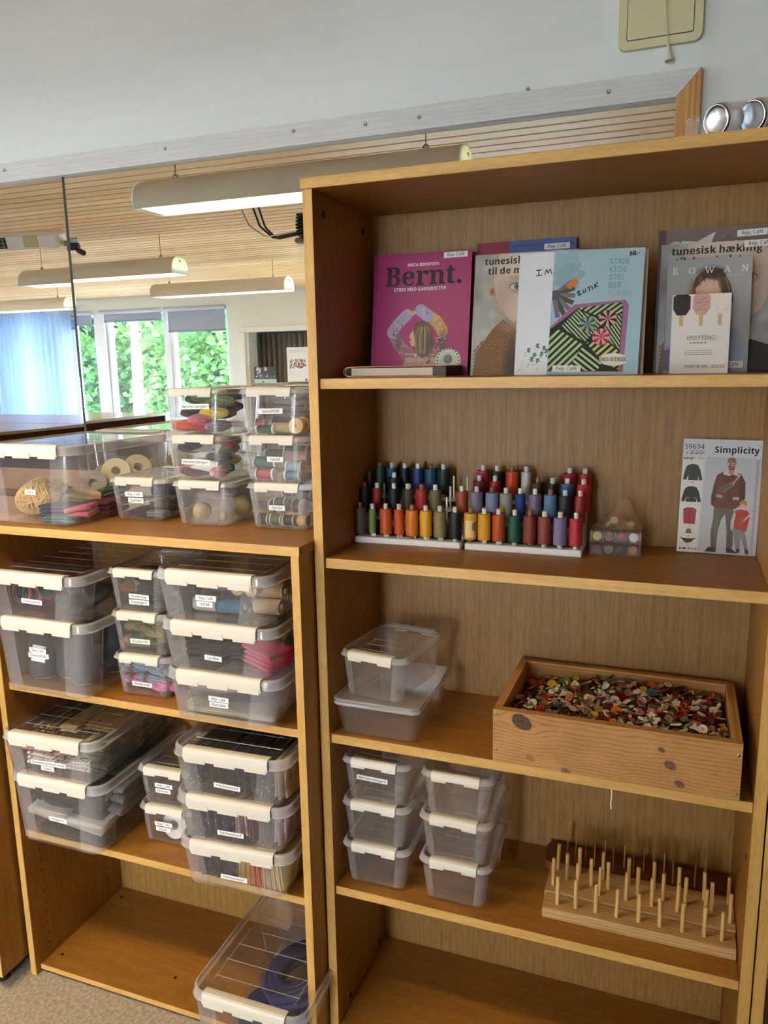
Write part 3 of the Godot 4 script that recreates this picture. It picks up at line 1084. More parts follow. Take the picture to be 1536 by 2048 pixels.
func boxes() -> void:
	var R := "Rep. Café"
	storage_box("Band", "large storage box labelled Bånd on top of the low bookcase, cream twine inside", true, .19, -.728, .057, 1.262, 0, [["Bånd", .006, .075]])
	storage_box("I", "small storage box labelled Spænder between the twine box and the stacks", false, .104, -.50, -.052, 1.262, 1.3, [[R, -.011, .061], ["Spænder", -.007, .046]])
	storage_box("J3", "small unlabelled storage box with balls of twine under two embroidery yarn boxes", false, .104, -.31, -.041, 1.262, 2)
	storage_box("J2", "small storage box labelled Børnebrodergarn, middle of its stack, card bobbins inside", false, .104, -.3185, -.042, 1.3675, 2.5, [["Børnebrodergarn", -.005, .04]])
	storage_box("J1", "small storage box labelled Børnebrodergarn on top of the stack, orange skein inside", false, .104, -.319, -.042, 1.473, 2.5, [["Børnebrodergarn", .002, .061]])
	storage_box("K3", "small storage box labelled Sytråd at the bottom, fat dark spools inside", false, .104, -.117, -.054, 1.262, 3, [["Sytråd", -.007, .046]])
	storage_box("K2", "small storage box labelled Sytråd in the middle, green and crimson spools inside", false, .104, -.125, -.054, 1.3675, 2, [["Sytråd", .001, .05]])
	storage_box("K1", "small storage box labelled Specialtråd on top of the two thread boxes", false, .104, -.126, -.054, 1.473, 2, [["Specialtråd", -.004, .051]])
	storage_box("B", "large storage box labelled Overlocktråd with tall dark cones, upper left shelf", true, .19, -.70, .096, .846, 0, [[R, -.01, .110], ["Overlocktråd", -.009, .097]])
	storage_box("A", "shallow storage box labelled Overlocktråd, with red thread cones, above the dark cones", true, .115, -.709, .097, 1.0361, 0, [["Overlocktråd", -.003, .043]])
	storage_box("C3", "small storage box labelled Brodertråd with blue and pink skeins, lowest of three", false, .104, -.461, .029, .846, 2.8, [["Brodertråd", -.005, .028]])
	storage_box("C2", "small storage box labelled Brodertråd with olive green skeins, middle of three", false, .104, -.4615, .026, .9515, 2.4, [["Brodertråd", -.003, .03]])
	storage_box("C1", "small storage box labelled Stoppegarn with dark yarn, topmost of three", false, .104, -.461, .026, 1.057, 2.4, [["Brodertråd", .003, .036], ["Stoppegarn", .002, .022]])
	storage_box("D3", "shallow storage box labelled Manualer with white papers, lowest of its stack", true, .115, -.202, .092, .846, .6, [[R, -.008, .054], ["Manualer", -.008, .0405]])
	storage_box("D2", "shallow storage box labelled Lynlåse with black zippers and pink cloth", true, .115, -.2075, .092, .961, 1, [["Lynlåse", -.01, .034]])
	storage_box("D1", "shallow storage box labelled Sytråd with blue and beige spools, top of its stack", true, .115, -.2125, .092, 1.076, 1, [[R, -.014, .055], ["Sytråd", -.018, .041]])
	storage_box("F", "large storage box labelled Vlieseline with black and white interfacing", true, .19, -.7015, .098, .432, .5, [["Vlieseline", .001, .077]])
	storage_box("E", "shallow storage box labelled Patchworkstof med motiv, flowery fabric inside", true, .115, -.707, .103, .6221, 2.5, [["Patchworkstof med motiv", -.001, .041], ["Lapper", -.004, .0275]])
	storage_box("G2", "small storage box labelled Elastik with a white roll, lower of two", false, .104, -.448, -.003, .432, 2, [[R, -.012, .053], ["Elastik", -.014, .038]])
	storage_box("G1", "small storage box labelled Klemmer standing on the Elastik box", false, .104, -.444, -.003, .5375, 2, [[R, -.007, .055], ["Klemmer", -.010, .040]])
	storage_box("H3", "shallow storage box labelled Patchworkstof with orange and yellow fabric, lowest of three", true, .115, -.192, .096, .432, 3, [["Patchworkstof", -.003, .032]])
	storage_box("H2", "shallow storage box labelled Patchworkstof with purple fabric, middle of three", true, .115, -.193, .096, .547, 3, [["Patchworkstof", -.004, .029]])
	storage_box("H1", "shallow storage box labelled Patchworkstof with dark patterned fabric, top of three", true, .115, -.194, .096, .662, 2.2, [["Patchworkstof", -.005, .031]])
	storage_box("bin", "large storage box on the bottom shelf with navy blue coils inside", true, .19, -.137, .17, .0235, .4, [["Rep. Café", .01, .08]])
	storage_box("L3", "empty small storage box, lowest of the left stack in the tall bookcase", false, .104, .1107, -.021, .4368, 0)
	storage_box("L2", "empty small storage box, middle of the left stack in the tall bookcase", false, .104, .1115, -.021, .5423, 0)
	storage_box("L1", "empty small storage box labelled Børnebrodergarn, top of the left stack", false, .104, .1150, -.021, .6478, 0, [["Børnebrodergarn", -.01, .056]])
	storage_box("R3", "empty small storage box, lowest of the right stack in the tall bookcase", false, .104, .298, -.022, .4368, 0)
	storage_box("R2", "empty small storage box, middle of the right stack in the tall bookcase", false, .104, .2985, -.022, .5423, -1)
	storage_box("R1", "empty small storage box, top of the right stack in the tall bookcase", false, .104, .3035, -.022, .6478, 0)
	storage_box("T1", "empty small storage box set askew on a flat lidded box", false, .104, .1165, -.008, .9048, -8)
	# flat box with a plain snap lid under it
	var o := thing("lidded_box", "empty flat plastic box with a plain lid under the small askew box", "storage box", Vector3(.1275, .8187, -.134))
	var k := MB.new()
	var rs := []
	for e in [[.168, .222, .014, 0.0], [.174, .228, .016, .004], [.194, .25, .018, .076], [.191, .247, .018, .076], [.171, .225, .015, .005], [.166, .22, .014, .003]]:
		rs.append(k.rrect(e[0], e[1], e[2], e[3]))
	k.loft(rs)
	k.cap(rs[0], Vector3.DOWN)
	k.cap(rs[5], Vector3.UP)
	put("body", k.mesh(), M.tub, o)
	k = MB.new()
	rs = []
	for e in [[.196, .252, .019, .073], [.204, .26, .02, .073], [.204, .26, .02, .076], [.201, .257, .02, .078], [.201, .257, .02, .082], [.204, .26, .02, .084], [.202, .258, .02, .087], [.190, .246, .016, .0875], [.186, .242, .015, .086]]:
		rs.append(k.rrect(e[0], e[1], e[2], e[3]))
	k.loft(rs)
	k.cap(rs[8], Vector3.UP)
	put("lid", k.mesh(), M.rim, o)
# ---------------------------------------------------------------- makers of sewing things
func spool_meshes(r: float, len: float, core: float, flange: float, below: float, above: float) -> Array:
	var key := ["spool", r, len, core, flange, below, above]
	if not meshes.has(key):
		var k := MB.new()
		var pr := [[core, below], [r * .96, below], [r * .96, below]]
		var rows := int(len / .0045)
		for i in rows + 1:
			pr.append([r * (1.0 if i % 2 else .985) * (.97 if i == 0 or i == rows else 1.0), below + .0005 + (len - .001) * i / rows])
		pr.append_array([[r * .96, below + len], [r * .96, below + len], [core, below + len]])
		k.lathe(pr, 18, 3, 3)
		var a := k.mesh()
		k = MB.new()
		var h := below + len + above
		if flange > 0:
			k.lathe([[core * .5, 0], [flange, 0], [flange, 0], [flange, below * .8], [flange, below * .8], [core, below], [core, below], [core, below + len], [core, below + len], [flange, h - above * .8], [flange, h - above * .8], [flange, h], [flange, h], [core * .5, h], [core * .5, h], [core * .5, h - .004], [0, h - .004]], 18)
			k.cap(k.ring(core * .5, .001, 18), Vector3.DOWN)
		else:
			k.lathe([[core * .5, 0], [core, 0], [core, 0], [core, below], [core, below + len], [core, h], [core, h], [core * .6, h], [core * .6, h], [core * .6, h - .005], [0, h - .005]], 14)
		meshes[key] = [a, k.mesh()]
	return meshes[key]

func spool(label: String, c: Color, p: Vector3, b: Basis, group: String, dims := [.0135, .058, .006, 0.0, .008, .012], cc := Color(.9, .89, .86)) -> Node3D:
	var m := spool_meshes(dims[0], dims[1], dims[2], dims[3], dims[4], dims[5])
	var o := thing("thread_spool", label, "thread spool", p, Vector3.ZERO, group)
	o.basis = b
	put("thread", m[0], mat(c, .55, 0, M.wound), o)
	put("core", m[1], mat(cc, .4), o)
	return o

func cone(label: String, c: Color, cc: Color, p: Vector3, b: Basis, group: String, r := .034, h := .12) -> void:
	var o := thing("thread_cone", label, "thread cone", p, Vector3.ZERO, group)
	o.basis = b
	var key := ["cone", r, h]
	if not meshes.has(key):
		var k := MB.new()
		var pr := [[r * .6, .006], [r * .9, .006], [r * .97, .012], [r, .022]]
		for i in 12:
			pr.append([r * (1.0 - .32 * i / 11.) * (.99 if i % 2 else 1.0), .026 + (h - .04) * i / 11.])
		pr.append_array([[r * .62, h - .008], [r * .4, h - .006]])
		k.lathe(pr, 22, 4, 5)
		var a := k.mesh()
		k = MB.new()
		k.lathe([[r * .62, .03], [r * .66, 0], [r * .66, 0], [r * .73, 0], [r * .73, 0], [r * .68, .008], [r * .68, .008], [r * .4, h - .01], [r * .36, h + .012], [r * .36, h + .012], [r * .28, h + .012], [r * .28, h + .012], [r * .3, h - .02]], 20)
		meshes[key] = [a, k.mesh()]
	put("thread", meshes[key][0], mat(c, .6, 0, M.wound), o)
	put("core", meshes[key][1], mat(cc, .5), o)

# a loose hank: strands running from end to end, held by paper bands
func skein(label: String, c: Color, p: Vector3, yaw: float, len: float, r: float, group: String, band := Color(0, 0, 0, 0), pitch := 0.0, bands := 1) -> void:
	var o := thing("yarn_skein", label, "yarn skein", p, Vector3(0, yaw, pitch), group)
	var key := ["skein", len, r, bands]
	if not meshes.has(key):
		var g := RandomNumberGenerator.new()
		g.seed = int(len * 1e4 + r * 1e5)
		var k := MB.new()
		for i in 22:
			var a := TAU * i / 22. + g.randf() * .3
			var rr := r * (.55 if i % 3 == 0 else 1.0) * g.randf_range(.85, 1.0)
			var pts := []
			for j in 11:
				var s := j / 10.
				var e := pow(sin(PI * clampf(s, .03, .97)), .45)
				if bands == 2:
					e *= 1.0 - .45 * exp(-pow((s - .22) * 11, 2)) - .45 * exp(-pow((s - .78) * 11, 2))
				var ang := a + s * 1.1
				pts.append(Vector3((s - .5) * len, r + cos(ang) * rr * e * .8, sin(ang) * rr * e))
			k.tube(pts, r * .2, 5)
		var st := k.mesh()
		k = MB.new()
		k.t = Transform3D(Basis(Vector3.BACK, PI / 2), Vector3(0, r, 0))
		for s in ([-.28, .28] if bands == 2 else [.12]):
			var br := r * (.72 if bands == 2 else 1.08)
			k.lathe([[br, (s - .07) * len], [br * 1.02, s * len], [br, (s + .07) * len]], 16)
		meshes[key] = [st, k.mesh()]
	put("strands", meshes[key][0], cloth(c), o)
	if band.a > 0:
		put("paper_band", meshes[key][1], mat(band, .6), o)

func ball(called: String, label: String, c: Color, p: Vector3, r: float, group := "", squash := Vector3.ONE, rot := Vector3.ZERO) -> void:
	var key := ["ball", r]
	if not meshes.has(key):
		var g := RandomNumberGenerator.new()
		g.seed = 5
		var k := MB.new()
		var rs := []
		for i in 9:
			var a := PI * i / 8.
			rs.append(k.ring(maxf(sin(a), .001) * r * .93, -cos(a) * r * .93, 16))
		k.loft(rs)
		for i in 44:
			var b := Basis(Vector3(g.randfn(), g.randfn(), g.randfn()).normalized(), g.randf() * TAU)
			var pts := []
			var off := g.randf_range(-.55, .55)
			var rr := sqrt(1.0 - off * off) * r * .97
			for j in 18:
				var a := TAU * j / 18
				pts.append(b * Vector3(cos(a) * rr, off * r * .97, sin(a) * rr))
			k.tube(pts, r * .042, 4, true)
		meshes[key] = k.mesh()
	var o := put(called, meshes[key], cloth(c), self, p + Vector3(0, r * minf(squash.x, squash.y), 0), rot)
	o.scale = squash
	tag(o, label, "yarn", group)

# cloth folded in layers, rounded at the front fold
func fold(label: String, m: Material, p: Vector3, s: Vector3, n: int, rot := Vector3.ZERO, group := "", called := "folded_fabric", cat := "fabric") -> MeshInstance3D:
	var g := RandomNumberGenerator.new()
	g.seed = int(s.x * 9e3 + s.y * 7e4 + n)
	var k := MB.new()
	var lh := s.y / n
	for i in n:
		var dx := g.randf_range(-.03, .03) * s.x
		var dz := g.randf_range(-.05, .02) * s.z
		var rows := []
		for x in [-.5, -.49, 0.0, .49, .5]:
			var sq := .55 if absf(x) == .5 else 1.0
			var r := PackedVector3Array()
			for j in 14:
				var a := TAU * j / 14.
				var cz := signf(cos(a)) * pow(absf(cos(a)), .3)
				var cy := signf(sin(a)) * pow(absf(sin(a)), .7)
				r.append(Vector3(x * s.x + dx, lh * (i + .5) + cy * lh * .49 * sq + (lh * .12 * sin(x * 7. + i + cz * 2.)), dz + cz * s.z * .48 * (1.0 if sq == 1.0 else .97)))
			rows.append(r)
		k.loft(rows, true, -1.0, 1.0, 1.0)
		for e in [[0, Vector3.LEFT], [4, Vector3.RIGHT]]:
			k.cap(rows[e[0]], e[1])
	var o := put(called, k.mesh(), m, self, p, rot)
	tag(o, label, cat, group)
	return o

func sheets(called: String, label: String, cat: String, m: Material, p: Vector3, s: Vector3, n: int, rot := Vector3.ZERO, bend := .0) -> void:
	var k := MB.new()
	var g := RandomNumberGenerator.new()
	g.seed = n
	for i in n:
		var rows := []
		var tw := g.randf_range(-.02, .02) * s.x
		for j in 9:
			var u := j / 8.
			var y := s.y * (i + .3) / n + bend * pow(absf(u - .3), 1.5) * (i + 1) / n
			var r := PackedVector3Array()
			for e in [[-.5, .0], [.5, .0], [.5, .0007], [-.5, .0007]]:
				r.append(Vector3((u - .5) * s.x + tw * e[0], y + e[1], e[0] * s.z + tw))
			rows.append(r)
		k.loft(rows, true, -1.0)
	tag(put(called, k.mesh(), m, self, p, rot), label, cat)

func pattern(bg: Color, cs: Array, k: int, r0: float, r1: float, sd: int) -> StandardMaterial3D:
	var g := RandomNumberGenerator.new()
	g.seed = sd
	var pc := Pic.new(128, 128, bg)
	pc.blobs(g, k, cs, r0, r1, -.05, -.05, 1.05, 1.05)
	return uvs(mat(Color.WHITE, .9, 0, pc.tex()), 2, 2)

func inb(id: String, x: float, y: float, z: float) -> Vector3:
	return box_at[id] * Vector3(x, y + .0035, z)

func lying(yaw: float) -> Basis:
	return Basis(Vector3.UP, yaw) * Basis(Vector3.BACK, PI / 2)

# ---------------------------------------------------------------- what the boxes on the left hold
func left_contents() -> void:
	var fl := [.0135, .036, .006, .0145, .003, .003]
	# twine box
	ball("twine_ball", "large ball of cream twine lying in the Bånd box", C("d8b377"), inb("Band", -.06, 0, .085), .046, "", Vector3(1.0, 1.55, 1.0), Vector3(.2, .35, -1.25))
	skein("olive banded cream twine skein behind the big twine ball", C("c9ab6e"), inb("Band", .01, .01, .05), .5, .13, .028, "", C("6f6a35"))
	fold("navy folded ribbon packet at the front of the Bånd box", cloth(C("3a3c52")), inb("Band", .035, 0, .115), Vector3(.10, .035, .06), 4, Vector3(0, .3, 0))
	fold("pink folded ribbon packet in the Bånd box", cloth(C("d06a78")), inb("Band", .085, .004, .11), Vector3(.06, .03, .06), 2, Vector3(0, .2, .15))
	fold("flat blue and green cloth tape lying lowest in the Bånd box", cloth(C("3d6f69")), inb("Band", .06, 0, .155), Vector3(.09, .012, .03), 2)
	fold("dark red ribbon packet by the side wall of the Bånd box", cloth(C("7d2b38")), inb("Band", .085, 0, .02), Vector3(.07, .035, .10), 3, Vector3(0, .1, 0))
	fold("green and black seam tape packet in the Bånd box", pattern(C("1f2320"), [C("4f7a3a"), C("2c3a30")], 30, .05, .15, 4), inb("Band", .08, .036, -.02), Vector3(.07, .03, .06), 2, Vector3(0, .4, .3))
	for i in 4:
		var k := MB.new()
		k.t = Transform3D(Basis(Vector3.RIGHT, PI / 2), Vector3.ZERO)
		k.lathe([[.012, -.012], [.036, -.012], [.036, -.012], [.0375, 0], [.036, .012], [.036, .012], [.012, .012], [.012, .012], [.012, -.012]], 26)
		tag(put("ribbon_roll", k.mesh(), cloth(C(["8f857c", "d9c9a4", "cdbd9c", "a79d90"][i])), self, inb("Band", [.03, .055, .085, .0][i], [.045, .07, .075, .05][i] + .02, [.0, -.06, -.11, -.09][i]), Vector3(-.5, .5 + i * .2, .2)), ["grey ribbon roll leaning in the Bånd box", "cream ribbon roll standing behind the grey one", "beige ribbon roll at the back of the Bånd box", "pale grey ribbon roll behind the twine ball"][i], "ribbon")
	# buckle box
	for i in 4:
		fold(["navy card of buckles lying flat in the Spænder box", "black strap folded in the Spænder box", "blue grey packet with a pale edge in the Spænder box", "dark blue pouch at the back of the Spænder box"][i], cloth(C(["252c48", "15161c", "5f6c7a", "1d2748"][i])), inb("I", [-.01, .02, .03, 0.0][i], [0, .012, 0, .012][i], [.02, .0, .06, -.045][i]), Vector3([.1, .09, .05, .11][i], [.012, .03, .016, .05][i], [.09, .06, .03, .04][i]), [2, 3, 2, 2][i], Vector3(0, [.1, -.2, .05, 0][i], 0), "", "buckle_packet", "packet")
	for i in 3:
		tag(put("metal_bar", bx(Vector3(.08, .002, .005), .0008, 0), M.chrome, self, inb("I", -.02 + i * .018, .034 + i * .004, .06 - i * .01), Vector3(0, .3 + i * .1, .12)), ["thin metal bar, nearest the front of the Spænder box", "thin metal bar in the middle of three in the Spænder box", "thin metal bar highest and rearmost in the Spænder box"][i], "bar", "metal bars in the Spænder box")
	# embroidery yarn, top box
	var yt := "skeins in the top Børnebrodergarn box"
	var data := [["orange", "e0581f", -.052, 0, .06, .6], ["charcoal", "26282c", -.02, 0, .05, .1], ["pink", "dd8296", .0, .012, .065, .9], ["yellow", "e2c22a", .03, .022, .055, .2], ["grey", "8d8795", .045, 0, .062, 1.2], ["navy", "262c52", -.03, .045, .03, 0.1], ["leaf green", "6b8a4a", .04, .042, .04, .3], ["crimson", "b1263f", .015, 0, .07, .2], ["purple", "54325f", .045, .03, .0, 1.0], ["dark blue", "1d2440", -.04, .02, .0, .5], ["red brown", "6a2a2a", .0, .03, -.04, .3], ["black", "17181c", -.03, .022, .055, .2], ["aubergine", "3c2440", .03, .05, -.04, .6], ["olive", "5c6a3a", .0, .048, .045, .2], ["wine", "7c2440", -.04, .0, .02, 1.2], ["slate", "4a5060", .04, .02, .03, 1.0]]
	for d in data:
		skein(d[0] + " embroidery yarn skein in the top Børnebrodergarn box", C(d[1]), inb("J1", d[2] * .85, d[3] * 1.35, d[4] * .9), d[5], .066, .0145, yt)
	sheets("bobbin_card", "white yarn cards lying in the top Børnebrodergarn box", "card", M.paper, inb("J1", 0, .058, 0), Vector3(.11, .014, .07), 5, Vector3(0, .05, 0))
	# embroidery yarn, middle box
	data = [["rose", "c8707a", -.045, 0, .055, .5], ["dark red", "8c2436", -.01, 0, .04, .1], ["lime", "a9b05a", .045, .02, .02, 1.2], ["pink", "d994a0", .048, 0, .07, 1.5], ["dark green", "24403a", .04, .006, .06, .4], ["red", "b02c40", .03, .05, .04, .3], ["navy", "232a44", -.04, .05, .06, .4], ["salmon", "d08878", -.02, .015, .065, .2], ["black red", "4a1a24", -.03, .0, .07, .1], ["petrol", "2c4a50", .04, .03, .05, .9], ["cream", "cfc6a0", -.03, .07, .04, .5], ["plum", "5a2a48", .03, .06, .0, .6], ["sage", "8a9a6a", .05, .045, .03, 1.3]]
	for d in data:
		skein(d[0] + " embroidery yarn skein in the middle Børnebrodergarn box", C(d[1]), inb("J2", d[2] * .85, d[3] * 1.1, d[4] * .9), d[5], .066, .015, "skeins in the middle Børnebrodergarn box")
	for i in 2:
		var o := thing("bobbin_card", ["white punched yarn card lying low in the middle Børnebrodergarn box", "pale grey punched yarn card tilted in the middle Børnebrodergarn box"][i], "card", inb("J2", [.005, .0][i], [.03, .068][i], [.074, .06][i]), Vector3(-.4 - i * .5, 0, -.14 + i * .1))
		put("board", bx(Vector3([.07, .085][i], .026, .0015), .0004, 0), mat(C(["ece8e4", "b9b6b2"][i]), .8), o)
		for s in [-1, 1]:
			put("punch_hole", disc(.0028, .0003, 10), M.black, o, Vector3(s * .027, s * -.004, .0008))
	# twine balls
	ball("twine_ball", "small ball of natural twine at the front of the unlabelled box", C("c7b18b"), inb("J3", -.03, 0, .05), .022, "twine balls in the unlabelled box", Vector3.ONE, Vector3(1, 0, .4))
	ball("twine_ball", "ball of natural twine at the right rear of the unlabelled box", C("c2ab80"), inb("J3", .04, 0, -.02), .025, "twine balls in the unlabelled box", Vector3.ONE, Vector3(0, 1, 0))
	spool("short roll of beige cord lying in the unlabelled box", C("b39d78"), inb("J3", .04, .012, .06), lying(.4), "", [.011, .018, .007, 0.0, .001, .001], C("7a6a50"))
	sheets("plastic_sleeve", "clear plastic sleeve standing in the unlabelled twine box", "sleeve", M.pvc, inb("J3", -.01, .0, .01), Vector3(.09, .06, .08), 3, Vector3(.9, .2, 0))
	# special thread
	var sp := "spools in the Specialtråd box"
	for d in [["pink wide flanged spool", "c9527a", -.045, .016, .055, .15, [.0125, .018, .006, .016, .002, .002]], ["maroon bundle spool", "5f1c38", .005, .016, .04, .1, [.014, .048, .006, 0.0, .001, .001]], ["bottle green glitter spool", "1d4a30", -.022, .009, .075, .05, [.009, .034, .005, .0095, .005, .005]], ["beige gold spool", "b8a274", .018, .012, .062, .1, [.0115, .036, .006, .012, .006, .004]]]:
		spool(d[0] + " lying in the Specialtråd box", C(d[1]), inb("K1", d[2] + d[6][1] * .5, d[3], d[4]), lying(d[5]), sp, d[6])
	spool("cream cotton reel with its round end to the front of the Specialtråd box", C("d8b26a"), inb("K1", .052, .018, .045), Basis(Vector3.RIGHT, PI / 2), sp, [.0145, .03, .006, .0175, .003, .003], C("e6c98a"))
	fold("grey lining cloth folded at the back of the Specialtråd box", cloth(C("6f6b6c")), inb("K1", 0, 0, -.04), Vector3(.11, .07, .05), 5)
	# sewing thread, middle
	sp = "spools in the middle Sytråd box"
	for d in [["dark green spool", "15584a", -.012, .038, .06, [.0135, .045, .006, .0115, .005, .006]], ["crimson spool", "ad1f3c", -.012, .0125, .07, [.012, .034, .006, .0135, .006, .005]], ["sky blue spool", "85b0bf", .055, .03, .065, [.0115, .03, .006, .0125, .004, .004]], ["ocean blue spool", "2a6795", .052, .0125, .068, [.011, .028, .006, .013, .005, .005]], ["dusty pink spool", "c79f95", .06, .052, .045, [.012, .05, .006, .012, .004, .004]], ["petrol spool", "3c5a66", .05, .06, .02, [.013, .05, .006, .013, .004, .004]], ["charcoal spool", "34302f", .0, .05, .02, [.014, .05, .006, .014, .004, .004]]]:
		spool(d[0] + " lying in the middle Sytråd box", C(d[1]), inb("K2", d[2] , d[3], d[4]), lying(.03), sp, d[5])
	# sewing thread, bottom
	sp = "spools in the bottom Sytråd box"
	for d in [["dark brown spool", "3a302a", -.037, .0135, .072], ["moss green spool", "4f6a4a", -.004, .0135, .072], ["black brown spool", "332c29", .028, .0135, .072], ["navy spool", "272c36", .0, .05, .055], ["black spool", "1c1d22", .005, .072, .02], ["blue spool", "33485c", .045, .06, .01]]:
		spool(d[0] + " lying in the bottom Sytråd box", C(d[1]), inb("K3", d[2], d[3], d[4]), lying(.02), sp, [.0125, .022, .006, .0135, .003, .003])
	spool("yellow spool lying at the right of the bottom Sytråd box", C("dcb02e"), inb("K3", .06, .0135, .072), lying(.02), sp, [.0115, .021, .006, .013, .004, .004], C("4a4a46"))
	for d in [["slate grey big reel", "3d4046", -.028, .04, .05], ["maroon big reel", "6d1f3a", .03, .042, .05]]:
		spool(d[0] + " with white discs in the bottom Sytråd box", C(d[1]), inb("K3", d[2] + .012, d[3], d[4]), lying(-.35), sp, [.015, .024, .006, .0185, .002, .002], C("dcdad2"))
	# overlock cones
	var b := Basis(Vector3.RIGHT, PI / 2) * Basis(Vector3.UP, .3)
	var cn := "cones in the shallow Overlocktråd box"
	for d in [["crimson", "b3283f", "2f6f60", -.095, .038], ["red", "c0304a", "3f8070", -.062, .038], ["wine red", "8c2440", "2c6a62", -.012, .058], ["dark grey", "2f3238", "3a3d44", .035, .040], ["black", "26282c", "33363c", .085, .036]]:
		cone(d[0] + " thread cone lying with its hollow base forward", C(d[1]), C(d[2]), inb("A", d[3], d[4], .135), b.scaled(Vector3.ONE) * Basis(Vector3.RIGHT, PI), cn, .032, .11)
	cn = "dark cones in the deep Overlocktråd box"
	for d in [[-.085, .10, 0], [-.02, .075, 1], [.045, .10, 2], [.06, .01, 3], [-.06, .0, 4]]:
		cone("tall charcoal thread cone, " + ["leftmost in front of the white tag", "in the middle behind the label", "right of the label by the box corner", "behind the right front cone", "at the left rear of the box"][d[2]], C("3b3f48"), C("a58a62"), inb("B", d[0], 0, d[1]), Basis(Vector3.UP, d[2]), cn, .036, .148)
	sheets("paper_tag", "white paper tag hanging on the left dark cone", "tag", M.paper, inb("B", -.05, .08, .145), Vector3(.05, .003, .04), 2, Vector3(1.3, 0, .15))
	# floss
	cn = "skeins in the lowest Brodertråd box"
	for d in [["pale blue", "93adbd", .015, .035, .055, -.25], ["powder blue", "8ba6b8", .02, .012, .062, .1], ["pink", "d873b0", -.03, 0, .05, .15], ["orchid pink", "d873b0", .03, 0, .068, -.05], ["steel blue", "7d96a6", -.045, .025, .03, .6], ["grey blue", "8196a4", .01, .05, .0, .2], ["ice blue", "9bb3c0", .0, .03, -.02, .1], ["sky", "8fb0c6", -.02, .045, .055, .25], ["violet grey", "8a8aa8", .025, .05, .05, -.3]]:
		skein("%s floss skein with brown paper bands in the lowest Brodertråd box" % d[0], C(d[1]), inb("C3", d[2], d[3], d[4]), d[5], .10, .0175, cn, C("6e4a3e"), 0, 2)
	cn = "skeins in the middle Brodertråd box"
	for d in [["olive", "808a45", .012, .055, .055, -.2], ["moss", "6a713c", -.02, .03, .045, .3], ["khaki", "5e5c34", .015, .01, .06, .05], ["brown green", "4a4526", .0, 0, .03, .2], ["light olive", "7c8646", -.02, .06, .02, .5], ["dark olive", "57572f", .02, .05, -.02, .1], ["fern", "767f3e", .02, .03, .068, -.35], ["bark green", "565a30", -.025, .0, .066, .1]]:
		skein("%s floss skein with printed paper bands in the middle Brodertråd box" % d[0], C(d[1]), inb("C2", d[2], d[3], d[4]), d[5], .10, .0185, cn, C("8a5a48"), 0, 2)
	cn = "skeins in the Stoppegarn box"
	for d in [["black green", "1e2a26", .02, 0, .045, .1], ["dark green", "22342c", -.02, .012, .05, -.3], ["black", "191b1c", .01, .035, .02, .2], ["rust brown", "7a4a38", -.03, .03, .045, 1.1], ["bottle green", "1c3028", .03, .03, .055, .5], ["ink green", "16231e", .0, .05, .045, .1], ["pine green", "20382c", -.01, .055, .0, .3]]:
		skein(d[0] + " darning yarn skein in the Stoppegarn box", C(d[1]), inb("C1", d[2], d[3], d[4]), d[5], .095, .018, cn, C("c9b9a8") if d[0] == "rust brown" else Color(0, 0, 0, 0))
	# sewing thread box top right
	cn = "spools in the shallow Sytråd box"
	var big := [.0175, .062, .006, 0.0, .004, .004]
	for d in [["silver white spool", "c9c9c0", -.045, .0185, .12, .02], ["steel blue spool", "4c7a9c", .022, .0185, .122, .0], ["cream spool", "d3b98a", .102, .0185, .1, .05], ["beige spool", "bfa27c", .105, .052, .085, .05], ["grey spool", "8a8d90", -.03, .05, .07, .0], ["slate spool", "5b646c", .04, .045, .06, .05], ["dark blue spool", "33465a", -.02, .0185, .03, .0], ["tan spool", "b59468", .1, .03, .0, 1.5]]:
		spool(d[0] + " lying in the shallow Sytråd box", C(d[1]), inb("D1", d[2] + .025, d[3], d[4]), lying(d[5]), cn, big)
	for d in [["standing cream spool end, left of two", .03, .05], ["standing cream spool end, right of two", .065, .05]]:
		spool("cream spool pointing forward near the clip, " + d[0], C("cdb68c"), inb("D1", d[1], d[2] + .012, .135), Basis(Vector3.RIGHT, -PI / 2), cn, [.0165, .06, .006, 0.0, .004, .004])
	fold("navy spool bundle with a white barcode sticker at the left", cloth(C("232736")), inb("D1", -.10, 0, .12), Vector3(.035, .07, .05), 2)
	# zippers
	for i in 4:
		fold("bundle of black zippers folded in the Lynlåse box, %s" % ["left front one", "middle front one", "right front one", "rear one"][i], cloth(C(["17181b", "1c1d20", "202226", "17181c"][i])), inb("D2", [-.075, -.03, .01, -.03][i], 0, [.11, .12, .10, .03][i]), Vector3([.07, .06, .05, .16][i], [.07, .055, .045, .06][i], [.07, .08, .06, .08][i]), 5, Vector3(0, [.1, -.1, .2, 0][i], 0), "black zipper bundles")
	fold("bright pink cloth folded in the Lynlåse box", cloth(C("d8336a")), inb("D2", .075, 0, .10), Vector3(.09, .042, .08), 4, Vector3(0, -.3, -.12))
	fold("dark red cloth behind the pink one in the Lynlåse box", cloth(C("8a2c30")), inb("D2", .085, 0, .02), Vector3(.06, .035, .08), 3)
	fold("leaf green packet at the right of the Lynlåse box", pattern(C("2c3a24"), [C("5a7a3a"), C("1a2018")], 30, .05, .12, 6), inb("D2", .09, .045, .04), Vector3(.05, .03, .08), 2)
	# manuals
	sheets("paper_stack", "stack of white manuals lying in the Manualer box", "paper", M.paper, inb("D3", -.0, .002, .03), Vector3(.22, .022, .26), 9, Vector3(0, .02, 0))
	sheets("paper_stack", "curled white leaflet on top of the manuals", "paper", mat(C("d9d9e6"), .8), inb("D3", -.0, .03, .03), Vector3(.21, .01, .25), 3, Vector3(0, -.06, 0), .07)
